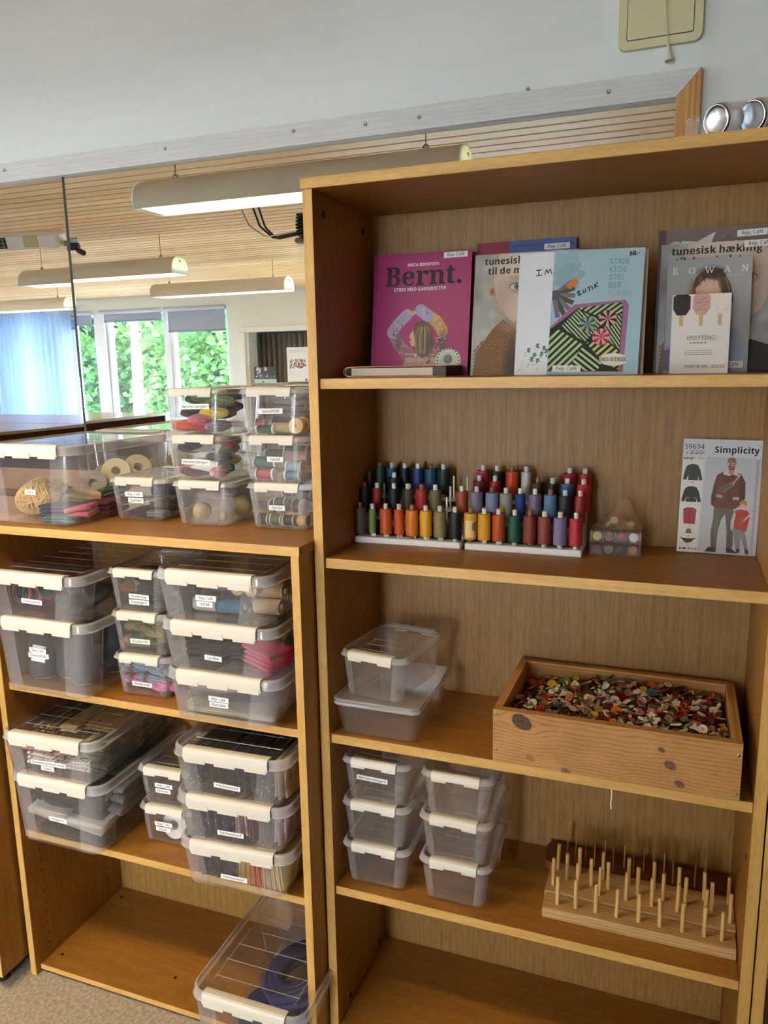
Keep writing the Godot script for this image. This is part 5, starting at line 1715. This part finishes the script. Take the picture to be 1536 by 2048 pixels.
func baby_print(g: RandomNumberGenerator) -> Pic:
	var pc := Pic.new(320, 384, C("a9a9a6"))
	for i in 50:
		var r := g.randf_range(.04, .13)
		pc.soft(g.randf(), g.randf_range(-.05, .75), r, r * .8, [C("8f8f8c"), C("c9c9c6"), C("7d7e7c"), C("bdbdb8")][i % 4], .6)
	var kn := C("7a4f24")
	pc.poly([.30, 1, .02, 1, .05, .80, .20, .62, .30, .54, .42, .62, .7, .72, .98, .8, 1, 1], C("140f0e"))
	pc.poly([.02, 1, .05, .80, .20, .62, .30, .54, .40, .64, .5, .70, .46, 1], kn)
	for i in 30:
		for j in 16:
			var x := .03 + j * .03 + (i % 2) * .015
			var yy := .55 + i * .0155
			if x > .31 - (yy - .54) * 1.15 and x > .02 and x < .48 - (yy - .75) * .1 and yy > .54 + maxf(0, x - .30) * .8:
				pc.ell(x, yy, .007, .011, C("4f300f"), .5 if i % 2 else -.5)
				pc.ell(x + .007, yy - .004, .006, .009, C("a8743a"), .5 if i % 2 else -.5)
	pc.soft(.42, .95, .12, .3, C("2a1808"), .8)
	pc.ell(.17, .30, .045, .05, C("c3a692"))
	pc.soft(.18, .31, .035, .04, C("8a6450"), .9)
	pc.poly([.20, .06, .26, -.02, .84, -.02, .94, .12, .96, .34, .88, .52, .70, .645, .52, .635, .36, .54, .24, .40, .19, .24], C("d3bdae"))
	pc.soft(.50, .10, .30, .18, C("e6d6ca"), .8)
	pc.soft(.28, .40, .12, .22, C("b59683"), .55)
	pc.soft(.42, .60, .2, .06, C("a5826e"), .8)
	pc.soft(.42, .45, .14, .1, C("dfc0b0"), .7)
	pc.soft(.62, .36, .08, .12, C("c4a592"), .5)
	for x in [.42, .76]:
		pc.soft(x, .26, .12, .065, C("a88a78"), .75)
		pc.soft(x, .20, .12, .025, C("b59c88"), .8)
		pc.ell(x, .275, .072, .036, C("4a3a34"))
		pc.ell(x, .278, .066, .031, C("d9d4d0"))
		pc.ell(x + .008, .275, .034, .032, C("39485a"))
		pc.ell(x + .008, .275, .027, .026, C("6f8799"))
		pc.ell(x + .008, .275, .015, .015, C("0c0e12"))
		pc.ell(x + .018, .265, .007, .007, C("ffffff"))
		pc.soft(x, .315, .08, .02, C("b0937f"), .7)
	pc.soft(.60, .46, .05, .025, C("8a6450"), .8)
	pc.soft(.58, .55, .10, .03, C("b06a60"), .8)
	pc.grainy(g, .04)
	return pc

func pattern_print() -> ImageTexture:
	var pc := Pic.new(384, 560, C("d4d6dd"))
	pc.poly([0, .15, .27, .15, .25, 1, 0, 1], C("e6e2df"))
	pc.poly([.30, .155, 1, .155, 1, 1, .27, 1], C("c3c5cb"))
	pc.poly([.93, .17, .97, .17, .96, .98, .93, .98], C("aaacb2"))
	# garments down the left side
	pc.poly([.06, .24, .10, .225, .15, .222, .2, .23, .235, .27, .27, .36, .225, .365, .21, .32, .21, .365, .085, .365, .085, .32, .06, .362, .02, .36, .04, .28], C("3a4436"))
	pc.poly([.06, .435, .10, .42, .15, .417, .2, .425, .235, .46, .27, .55, .225, .557, .21, .51, .21, .555, .075, .555, .075, .51, .06, .555, .015, .552, .04, .47], C("25221f"))
	pc.line(.08, .52, .12, .52, .008, C("d0c8c0"))
	pc.line(.165, .52, .205, .52, .008, C("d0c8c0"))
	pc.poly([.05, .62, .10, .605, .17, .605, .22, .62, .21, .75, .065, .75], C("a03a44"))
	for q in [[.148, .235, .36], [.143, .43, .55], [.138, .61, .745]]:
		pc.line(q[0], q[1], q[0], q[2], .006, C("17171a"))
	pc.poly([.10, .835, .105, .80, .14, .79, .17, .80, .175, .835], C("8a7048"))
	pc.poly([.05, .88, .22, .88, .18, .91, .13, .922, .09, .912], C("3a382f"))
	pc.path([.04, .876, .13, .893, .23, .876], .01, C("17171a"))
	for yy in [.385, .575, .77, .86, .94]:
		pc.line(.13, yy, .15, yy, .006, C("55555a"))
	pc.print_lines(.09, .105, .28, 3, .013, C("4a4a50"), rng)
	pc.poly([.03, .965, .055, .965, .055, .978, .03, .978], C("17171a"))
	pc.poly([.07, .962, .12, .962, .12, .978, .07, .978], C("b03a44"))
	pc.poly([.07, .962, .095, .962, .095, .971, .07, .971], C("2a3a6a"))
	pc.print_lines(.14, .965, .25, 2, .01, C("6a6a70"), rng)
	# the man
	var br := C("5a3224")
	var dk := C("46251b")
	var tr := C("5f574c")
	pc.poly([.44, .58, .66, .58, .70, .62, .70, .72, .71, .92, .69, .95, .63, .95, .62, .80, .585, .645, .54, .70, .51, .80, .50, .95, .43, .95, .42, .80, .44, .70], tr)
	pc.poly([.40, .945, .50, .945, .50, .985, .36, .985], C("2c2320"))
	pc.poly([.62, .945, .70, .945, .76, .985, .64, .985], C("2c2320"))
	pc.poly([.54, .275, .50, .29, .45, .31, .42, .40, .395, .50, .40, .57, .45, .595, .70, .60, .73, .585, .78, .56, .82, .48, .81, .36, .76, .30, .70, .28], br)
	pc.poly([.42, .40, .395, .50, .40, .57, .45, .56, .47, .46, .455, .40], dk)
	pc.poly([.81, .36, .82, .50, .78, .58, .73, .55, .74, .44], dk)
	pc.line(.61, .34, .60, .60, .008, dk)
	pc.poly([.54, .275, .52, .30, .60, .315, .64, .30, .72, .315, .71, .28, .64, .25], C("d9ccc2"))
	pc.poly([.58, .22, .67, .22, .66, .30, .60, .30], C("b9826a"))
	pc.ell(.628, .215, .05, .05, C("c4907a"))
	pc.poly([.585, .225, .67, .23, .65, .262, .61, .262], C("6a4432"))
	pc.poly([.612, .238, .645, .238, .637, .245, .619, .245], C("d8ccc4"))
	pc.poly([.57, .20, .575, .165, .62, .15, .67, .16, .685, .205, .63, .195], C("8a6a3a"))
	pc.line(.60, .21, .617, .21, .01, C("3a2820"))
	pc.line(.645, .21, .662, .212, .01, C("3a2820"))
	pc.line(.74, .30, .64, .40, .022, C("d9ccc2"))
	pc.poly([.47, .455, .50, .42, .62, .37, .66, .36, .65, .41, .56, .455], C("6a6a58"))
	pc.line(.49, .45, .62, .39, .012, C("2a2c26"))
	pc.poly([.46, .475, .535, .485, .53, .51, .46, .50], C("e0d2c6"))
	pc.poly([.67, .495, .745, .495, .745, .52, .67, .52], C("e0d2c6"))
	pc.soft(.50, .45, .10, .16, C("7d4a36"), .5)
	pc.soft(.70, .42, .06, .14, C("6d3f2e"), .5)
	pc.soft(.48, .75, .03, .2, C("7d7466"), .5)
	pc.soft(.66, .78, .03, .2, C("3f3932"), .5)
	pc.soft(.62, .19, .03, .02, C("a88450"), .7)
	# the child
	pc.poly([.70, .77, .84, .77, .87, .86, .90, .945, .86, .95, .80, .84, .80, .95, .745, .95], C("85878a"))
	pc.poly([.755, .945, .80, .945, .80, .98, .745, .985], C("5a3a2e"))
	pc.poly([.86, .945, .90, .945, .915, .985, .87, .985], C("5a3a2e"))
	pc.poly([.71, .61, .78, .60, .86, .61, .90, .64, .87, .77, .86, .79, .71, .77, .70, .70], C("b03426"))
	pc.poly([.70, .62, .72, .64, .70, .74, .695, .78, .665, .77, .665, .70], C("cfc4b6"))
	pc.ell(.685, .78, .017, .014, C("d8a68e"))
	pc.ell(.80, .575, .042, .04, C("dba890"))
	pc.poly([.755, .565, .76, .53, .80, .515, .845, .53, .855, .57, .80, .55], C("b07c34"))
	pc.line(.785, .59, .815, .592, .012, C("f0e4e0"))
	pc.line(.90, .64, .82, .70, .018, C("d9ccc2"))
	pc.poly([.72, .715, .78, .68, .84, .675, .80, .715], C("6a6454"))
	for q in [[.32, .163], [.83, .325], [.92, .61]]:
		pc.line(q[0], q[1], q[0] + .04, q[1], .006, C("8a8a90"))
	pc.soft(.8, .70, .05, .06, C("c8503a"), .5)
	pc.soft(.6, .6, .4, .5, C("d0d2d8"), .12)
	pc.poly([.90, .02, .985, .05, .98, .075, .93, .035], C("b9bbc4"))
	return pc.tex()

func thread_racks() -> void:
	for i in 2:
		var o := thing("thread_rack", ["white stepped thread rack, the left one of two", "white stepped thread rack, the right one of two"][i], "thread rack", Vector3([.1505, .412][i], 1.2231, -.165), Vector3.ZERO, "white thread racks")
		put("base", bx(Vector3(.251, .0145, .03), .0015, 0), M.white, o, Vector3(0, .00725, -.015))
		var st := [[.049, -.05], [.070, -.08], [.089, -.11]]
		for s in st:
			put("step", bx(Vector3(.249, .006, .029), .001, 0), M.white, o, Vector3(0, s[0] + .003, s[1]))
			for e in [-.121, 0., .121]:
				put("step_post", bx(Vector3(.005, s[0], .02), .0006, 1), M.white, o, Vector3(e, s[0] * .5, s[1]))
		var k := MB.new()
		k.lathe([[.0022, 0], [.0022, .05], [.0016, .052], [0, .052]], 8)
		var pin := k.mesh()
		for j in 8:
			put("pin", pin, M.white, o, Vector3(-.1135 + j * .0325, .0145, -.015))
			for s in st:
				put("pin", pin, M.white, o, Vector3(-.1135 + j * .0325, s[0] + .006, s[1]))
	var thick := [.0142, .058, .0052, 0.0, .008, .012]
	var thin := [.0085, .056, .0048, 0.0, .008, .012]
	var mid := [.0112, .058, .005, 0.0, .008, .012]
	var rows := [
		["front row", 1.2376, -.18, [[.034, "grey brown", "4a4238", 1], [.064, "moss green thin", "72863f", 0], [.097, "orange", "d2521a", 1], [.129, "red orange thin", "d4551f", 2], [.160, "light orange", "df7b1e", 1], [.193, "yellow", "e2a31a", 1], [.226, "khaki", "8d7d4e", 1], [.261, "black", "131313", 1], [.296, "golden labelled", "d9a236", 1], [.327, "yellow", "df9f1c", 1], [.359, "burnt orange", "bb4a1a", 1], [.394, "dark green", "0f4a35", 1], [.427, "rust brown", "7d2c22", 1], [.458, "brick brown", "84332a", 1], [.491, "lilac", "7c6d92", 1], [.524, "crimson", "b0172a", 1]]],
		["second row", 1.2792, -.215, [[.031, "black", "101010", 2], [.063, "dark red small", "8e1524", 2], [.105, "black", "101012", 1], [.139, "dark olive", "3a3324", 1], [.172, "red", "a31f19", 1], [.205, "grey green", "6b6a45", 1], [.267, "copper", "964320", 1], [.301, "mauve", "7a6a84", 1], [.336, "pale blue grey", "7f87aa", 1], [.367, "silver grey", "8c8d8c", 1], [.399, "royal blue", "14307c", 2], [.431, "plum grey", "6c5f78", 1], [.464, "sky blue", "56769f", 1], [.495, "black", "111113", 1], [.527, "wine red", "901522", 2]]],
		["third row", 1.3002, -.245, [[.033, "black", "0e0f12", 2], [.095, "black", "0e0f12", 1], [.300, "burgundy", "700f24", 1], [.336, "cherry red", "9b1522", 2], [.431, "dark brown", "3b2213", 1], [.463, "black", "0c0c10", 1], [.495, "ocean blue", "1b5b87", 1], [.530, "bright red", "b01822", 1]]],
		["back row", 1.3192, -.275, [[.048, "forest green", "123b27", 1], [.079, "blue", "17416a", 1], [.111, "blue black", "102231", 2], [.144, "navy blue", "15316c", 1], [.176, "sea blue", "15466f", 1], [.207, "petrol", "12313b", 1], [.301, "raspberry", "b02a4c", 1], [.334, "black", "101014", 1], [.368, "vermilion", "c8421c", 1], [.400, "white", "c9c6c6", 2], [.496, "ruby", "a01a34", 1], [.529, "scarlet", "a81a20", 1]]]]
	var ord := ["", "first", "second", "third", "fourth", "fifth", "sixth", "seventh", "eighth"]
	for r in rows:
		var cnt := {}
		for i in r[3].size():
			var s: Array = r[3][i]
			var side := "left white rack" if s[0] < .28 else "right white rack"
			cnt[side] = cnt.get(side, 0) + 1
			spool("%s thread spool, %s, %s, %s from left" % [s[1], r[0], side, ord[cnt[side]]], C(s[2]), Vector3(s[0], r[1], r[2]), Basis(Vector3.UP, i * .7), "thread spools on the white racks", [thin, thick, mid][s[3]], C("d8d5cd") if i % 4 else C("8a5a38"))
	spool("tiny black spool low between the yellow and burnt orange spools", C("121212"), Vector3(.335, 1.2385, -.2), Basis(), "thread spools on the white racks", [.010, .05, .005, 0.0, .006, .01], C("3a3a34"))
	spool("tiny pale blue spool with a yellow top behind the burnt orange spool", C("8aa4b8"), Vector3(.362, 1.2385, -.2), Basis(), "thread spools on the white racks", [.0075, .062, .006, 0.0, .006, .012], C("c9a82c"))
	var tagm := MB.new()
	for j in 5:
		var a := .05 + j * .28
		var b := a + .28
		tagm.quad(Vector3(sin(a) * .0146, 0, cos(a) * .0146), Vector3(sin(b) * .0146, 0, cos(b) * .0146), Vector3(sin(b) * .0146, .038, cos(b) * .0146), Vector3(sin(a) * .0146, .038, cos(a) * .0146), Vector3(sin((a + b) * .5), 0, cos((a + b) * .5)))
	var gold := find_child("thread_spool_" + "%03d" % golden(), false, false)
	if gold:
		put("spool_label", tagm.mesh(), mat(C("e2c486"), .6), gold, Vector3(0, .013, 0))
		var lb: Basis = gold.basis.inverse()
		for j in 2:
			var an := .62 + j * .36
			var holder := put("label_print", bx(Vector3(.0004, .03, .0002), 0, 1), mat(C("e2c486"), .6), gold, lb * Vector3(sin(an) * .0147, .036, cos(an) * .0147), Vector3(0, lb.get_euler().y + an, 0))
			text(["DIZED", "EXTRO"][j], .0046, bold, M.ink, holder, Vector3(0, .002, .0002), Vector3(0, 0, PI / 2))

# number of the golden labelled spool among all thread spools
func golden() -> int:
	for c in get_children():
		if c.has_meta("label") and str(c.get_meta("label")).begins_with("golden labelled"):
			var s := str(c.name)
			return int(s.right(3))
	return -1

func buttons() -> void:
	var y := .8181
	var o := thing("wooden_tray", "rough pine tray with dark knots, heaped with buttons, on the third shelf", "tray", Vector3(.623, y, -.15), Vector3(0, -.006, 0))
	# front board with knots: growth rings bend round them
	var w := 768
	var h := 192
	var f := FastNoiseLite.new()
	f.seed = 4
	f.frequency = 1.0
	var by := PackedByteArray()
	by.resize(w * h * 3)
	var kn := [[.125, .17, .040, 1.0], [.735, .55, .022, .8], [.700, .30, .013, .7], [.775, .86, .018, .7], [.165, .82, .018, .0], [.32, .98, .02, .6]]
	var a := C("bd8a50")
	var b := C("7d4c22")
	var dark := C("2a160a")
	var i := 0
	for yy in h:
		for x in w:
			var u := float(x) / w
			var v := float(yy) / h
			var bend := 0.0
			var kd := 0.0
			for q in kn:
				var dx: float = (u - q[0]) * 4.0 - (v - q[1]) * .35
				var dy: float = v - q[1]
				var rr: float = q[2] * 4.0
				var d := sqrt(dx * dx * .8 + dy * dy) / rr
				bend -= q[3] * rr * 1.1 * exp(-d * d * .22) * signf(dy) * (1. - exp(-absf(dy) * 12.))
				var edge := clampf((1.0 - d) * 7.0, 0, 1)
				kd = maxf(kd, (q[3] if q[3] > 0 else .3) * edge * (.72 + .28 * sin(d * 26. + 6. * f.get_noise_2d(u * 40., v * 10.))))
			var gg := (v + bend) * 13. + .8 * f.get_noise_2d(u * 3., v * 1.5) + u * 1.2
			var ring := pow(.5 + .5 * sin(gg * TAU * (.8 + .25 * v)), 5.0)
			var t := clampf(.12 + .60 * ring * (.6 + .5 * f.get_noise_2d(u * 9., v * 3. + 7.)) + .22 * f.get_noise_2d(u * 26., v * 80.) + .25 * f.get_noise_2d(u * 2.5 + 30., v * 1.2), 0, 1)
			var c := a.lerp(b, t).lerp(dark, clampf(kd, 0, 1))
			by[i] = int(c.r * 255)
			by[i + 1] = int(c.g * 255)
			by[i + 2] = int(c.b * 255)
			i += 3
	var front := ImageTexture.create_from_image(Image.create_from_data(w, h, false, Image.FORMAT_RGB8, by))
	var k := MB.new()
	k.card(.466, .115, .018)
	put("front_board", k.mesh(), mat(Color.WHITE, .6, 0, front), o, Vector3(0, .0575, .136))
	put("rear_board", bx(Vector3(.466, .115, .018), .001, 0), M.pine, o, Vector3(0, .0575, -.146))
	for s in [-1, 1]:
		put("side_board", bx(Vector3(.018, .115, .262), .001, 2), M.pine, o, Vector3(s * .224, .0575, -.005))
	put("tray_floor", bx(Vector3(.43, .006, .262), .0005, 0), M.pine, o, Vector3(0, .003, -.005))
	k = MB.new()
	k.t = Transform3D(Basis(Vector3.RIGHT, PI / 2), Vector3.ZERO)
	k.lathe([[.0032, 0], [.0032, .0008], [.002, .0014], [0, .0016]], 10)
	var nail := k.mesh()
	for q in [[-.226, .107], [-.226, .028], [.226, .092], [.226, .014]]:
		put("nail", nail, M.steel, o, Vector3(q[0], q[1], .145))
	# buttons
	var shapes := []
	for r in [.0085, .0105, .0125]:
		k = MB.new()
		k.lathe([[0, .0012], [r * .55, .0012], [r * .68, .0026], [r * .92, .003], [r, .0016], [r * .9, 0], [0, 0]], 14)
		var m := k.mesh()
		k = MB.new()
		for j in 4:
			var g := TAU * (j + .5) / 4.
			k.t = Transform3D(Basis(), Vector3(cos(g) * r * .22, .00125, sin(g) * r * .22))
			k.cap(k.ring(r * .09, 0, 6), Vector3.UP)
		k.mesh(m)
		m.surface_set_material(1, M.black)
		shapes.append([["small round button", "medium round button", "large round button"][shapes.size()], m])
	var outl := {"flower button": PackedVector2Array(), "heart button": PackedVector2Array(), "star button": PackedVector2Array(), "oval toggle button": rounded(.026, .009, .0044), "house shaped button": PackedVector2Array([Vector2(-.009, -.009), Vector2(.009, -.009), Vector2(.009, .003), Vector2(0, .012), Vector2(-.009, .003)]), "animal shaped button": PackedVector2Array([Vector2(-.013, -.007), Vector2(-.008, -.008), Vector2(-.006, -.003), Vector2(.004, -.003), Vector2(.006, -.008), Vector2(.010, -.007), Vector2(.010, .002), Vector2(.015, .006), Vector2(.012, .010), Vector2(.006, .007), Vector2(-.009, .006), Vector2(-.014, .002)])}
	for j in 30:
		var g := TAU * j / 30.
		outl["flower button"].append(Vector2(cos(g), sin(g)) * (.0105 + .0025 * cos(g * 5)))
	for j in 24:
		var g := TAU * j / 24.
		outl["heart button"].append(Vector2(16 * pow(sin(g), 3), 13 * cos(g) - 5 * cos(2 * g) - 2 * cos(3 * g) - cos(4 * g)) * .0007)
	for j in 10:
		var g := TAU * j / 10.
		outl["star button"].append(Vector2(cos(g), sin(g)) * (.0125 if j % 2 else .0062))
	for n in outl:
		k = MB.new()
		k.t = Transform3D(Basis(Vector3.RIGHT, -PI / 2), Vector3(0, 0, 0))
		k.prism(outl[n], 0, .0026)
		var m := k.mesh()
		k = MB.new()
		for s in [-1, 1]:
			k.t = Transform3D(Basis(), Vector3(s * .002, .0027, 0))
			k.cap(k.ring(.001, 0, 6), Vector3.UP)
		k.mesh(m)
		m.surface_set_material(1, M.black)
		shapes.append([n, m])
	var cols := [["dark red", "7a1c1c"], ["cream", "e4d8bc"], ["brown", "5a3018"], ["white", "ece8e0"], ["red", "b5202c"], ["grey beige", "8a7c66"], ["black", "161412"], ["chestnut", "6b2c16"], ["tan", "b98d5a"], ["yellow", "dfb936"], ["pink", "d0607c"], ["blue", "2f6f9a"], ["green", "3f6a4a"], ["pale pink", "d8aaa8"], ["teal", "3d8a8a"], ["orange", "d07030"]]
	var wt := [9, 9, 8, 8, 6, 6, 5, 7, 5, 2, 3, 2, 2, 2, 1, 1]
	var bag := []
	for c in wt.size():
		for j in wt[c]:
			bag.append(c)
	var g := RandomNumberGenerator.new()
	g.seed = 21
	# the heap underneath, far too many to count
	for part in 5:
		var mm := MultiMesh.new()
		mm.transform_format = MultiMesh.TRANSFORM_3D
		mm.mesh = shapes[[1, 0, 3, 2, 4][part]][1]
		mm.instance_count = 340
		for j in 340:
			var x := g.randf_range(-.203, .203)
			var z := g.randf_range(-.123, .114)
			var top := .088 + .010 * sin(x * 9. + 1.) + .006 * sin(z * 22.) - absf(x) * .03
			var bs := Basis.from_euler(Vector3(g.randf_range(-1.2, 1.2), g.randf() * TAU, g.randf_range(-.9, .9))).scaled(Vector3.ONE * .85)
			mm.set_instance_transform(j, Transform3D(bs, Vector3(x, top - g.randf() * .014, z)))
		var s := MultiMeshInstance3D.new()
		s.name = "button_heap" if part == 0 else "button_heap_%03d" % part
		s.multimesh = mm
		s.material_override = mat(C(cols[[0, 2, 1, 7, 5][part]][1]), .35)
		s.position = o.position
		s.set_meta("kind", "stuff")
		tag(s, "loose %s buttons filling the wooden tray below the top layer" % cols[[0, 2, 1, 7, 5][part]][0], "buttons")
		add_child(s, true)
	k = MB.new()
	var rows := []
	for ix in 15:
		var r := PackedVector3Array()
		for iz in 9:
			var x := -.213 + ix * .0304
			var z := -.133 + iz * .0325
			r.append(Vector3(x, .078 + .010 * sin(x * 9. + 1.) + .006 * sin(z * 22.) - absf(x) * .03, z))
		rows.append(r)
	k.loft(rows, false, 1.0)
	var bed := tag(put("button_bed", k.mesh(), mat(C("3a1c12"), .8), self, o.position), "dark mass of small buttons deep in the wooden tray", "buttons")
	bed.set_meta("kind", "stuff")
	var bm := {}
	for j in 300:
		var sh: int
		var d := g.randf()
		sh = g.randi() % 3 if d < .62 else 3 + g.randi() % 6
		var c: int = bag[g.randi() % bag.size()]
		if sh > 2 and g.randf() < .5:
			c = [1, 3, 5, 8][g.randi() % 4]
		var x := -.199 + (j % 25) * .0166 + g.randf_range(-.006, .006)
		var z := -.118 + (j / 25) * .0206 + g.randf_range(-.007, .007)
		var top := .093 + .010 * sin(x * 9. + 1.) + .006 * sin(z * 22.) - absf(x) * .03
		var b3 := Basis.from_euler(Vector3(g.randf_range(-.75, .8), g.randf() * TAU, g.randf_range(-.6, .6))).scaled(Vector3.ONE * g.randf_range(.72, .95))
		var q := MeshInstance3D.new()
		q.name = numbered("button")
		q.mesh = shapes[sh][1]
		q.set_surface_override_material(0, mat(C(cols[c][1]), .32))
		q.transform = Transform3D(b3, o.position + Vector3(x, top + g.randf() * .007, z))
		add_child(q, true)
		var place: String = ["at the tray's left end", "left in the tray", "left of the tray's centre", "right of the tray's centre", "right in the tray", "at the tray's right end"][clampi(int((x + .205) / .0684), 0, 5)] + [", along the rear", ", rear half", ", front half", ", along the front"][clampi(int((z + .13) / .0625), 0, 3)]
		tag(q, "%s %s %s" % [cols[c][0], shapes[sh][0], place], "button", "loose buttons in the wooden tray")

func peg_racks() -> void:
	var y := .4371
	var k := MB.new()
	k.lathe([[.0042, 0], [.0042, .064], [.0034, .066], [0, .066]], 9)
	var peg := k.mesh()
	k = MB.new()
	k.lathe([[.0016, 0], [.0016, .058], [0, .058]], 7)
	var pin := k.mesh()
	var o := thing("peg_rack", "light oak board with one row of stout pegs along the shelf front", "peg rack", Vector3(.683, y, -.087))
	k = MB.new()
	k.box(Vector3(0, .0125, 0), Vector3(.388, .025, .05), .0015, 0)
	put("board", k.mesh(), M.oak, o)
	for x in [.519, .558, .600, .643, .688, .730, .774, .816, .850]:
		put("peg", peg, mat(C("d3ad6c"), .55), o, Vector3(x - .683, .025, .004), Vector3(0, x * 9., rng.randf_range(-.04, .04)))
	o = thing("peg_rack", "light oak board with three rows of stout pegs and notched feet, in the middle", "peg rack", Vector3(.682, y, -.168))
	k = MB.new()
	k.prism(PackedVector2Array([Vector2(-.196, .029), Vector2(.196, .029), Vector2(.196, 0), Vector2(.186, 0), Vector2(.182, .010), Vector2(-.182, .010), Vector2(-.186, 0), Vector2(-.196, 0)]), -.0535, .0535)
	for i in k.u.size():
		k.u[i] = Vector2(k.v[i].z + .3, k.v[i].x)
	put("board", k.mesh(), M.oak, o)
	for r in [[-.138, [.501, .555, .603, .659, .712, .764, .819, .868]], [-.165, [.529, .582, .619, .682, .734, .780, .833]], [-.197, [.504, .552, .605, .661, .715, .767, .819, .868]]]:
		for x in r[1]:
			put("peg", peg, mat(C("cfa868"), .55), o, Vector3(x - .682, .029, r[0] + .168), Vector3(0, x * 7., rng.randf_range(-.04, .04)))
	o = thing("peg_rack", "dark reddish board with rounded corners and thin pegs, rearmost on the shelf", "peg rack", Vector3(.672, y, -.264))
	k = MB.new()
	k.t = Transform3D(Basis(Vector3.RIGHT, -PI / 2), Vector3.ZERO)
	k.prism(rounded(.412, .082, .02), .004, .026)
	for i in k.u.size():
		k.u[i] = Vector2(k.v[i].z, k.v[i].x)
	for s in [-1, 1]:
		k.box(Vector3(s * .16, 0, .0025), Vector3(.03, .05, .005), .0005, 0)
	put("board", k.mesh(), M.mahogany, o)
	for q in [[.518, -.256], [.539, -.239], [.560, -.258], [.582, -.238], [.604, -.259], [.624, -.236], [.648, -.257], [.669, -.236], [.691, -.256], [.713, -.238], [.735, -.256], [.754, -.234], [.800, -.236], [.822, -.256]]:
		put("peg", pin, mat(C("a8753c"), .55), o, Vector3(q[0] - .672, .026, q[1] + .264))
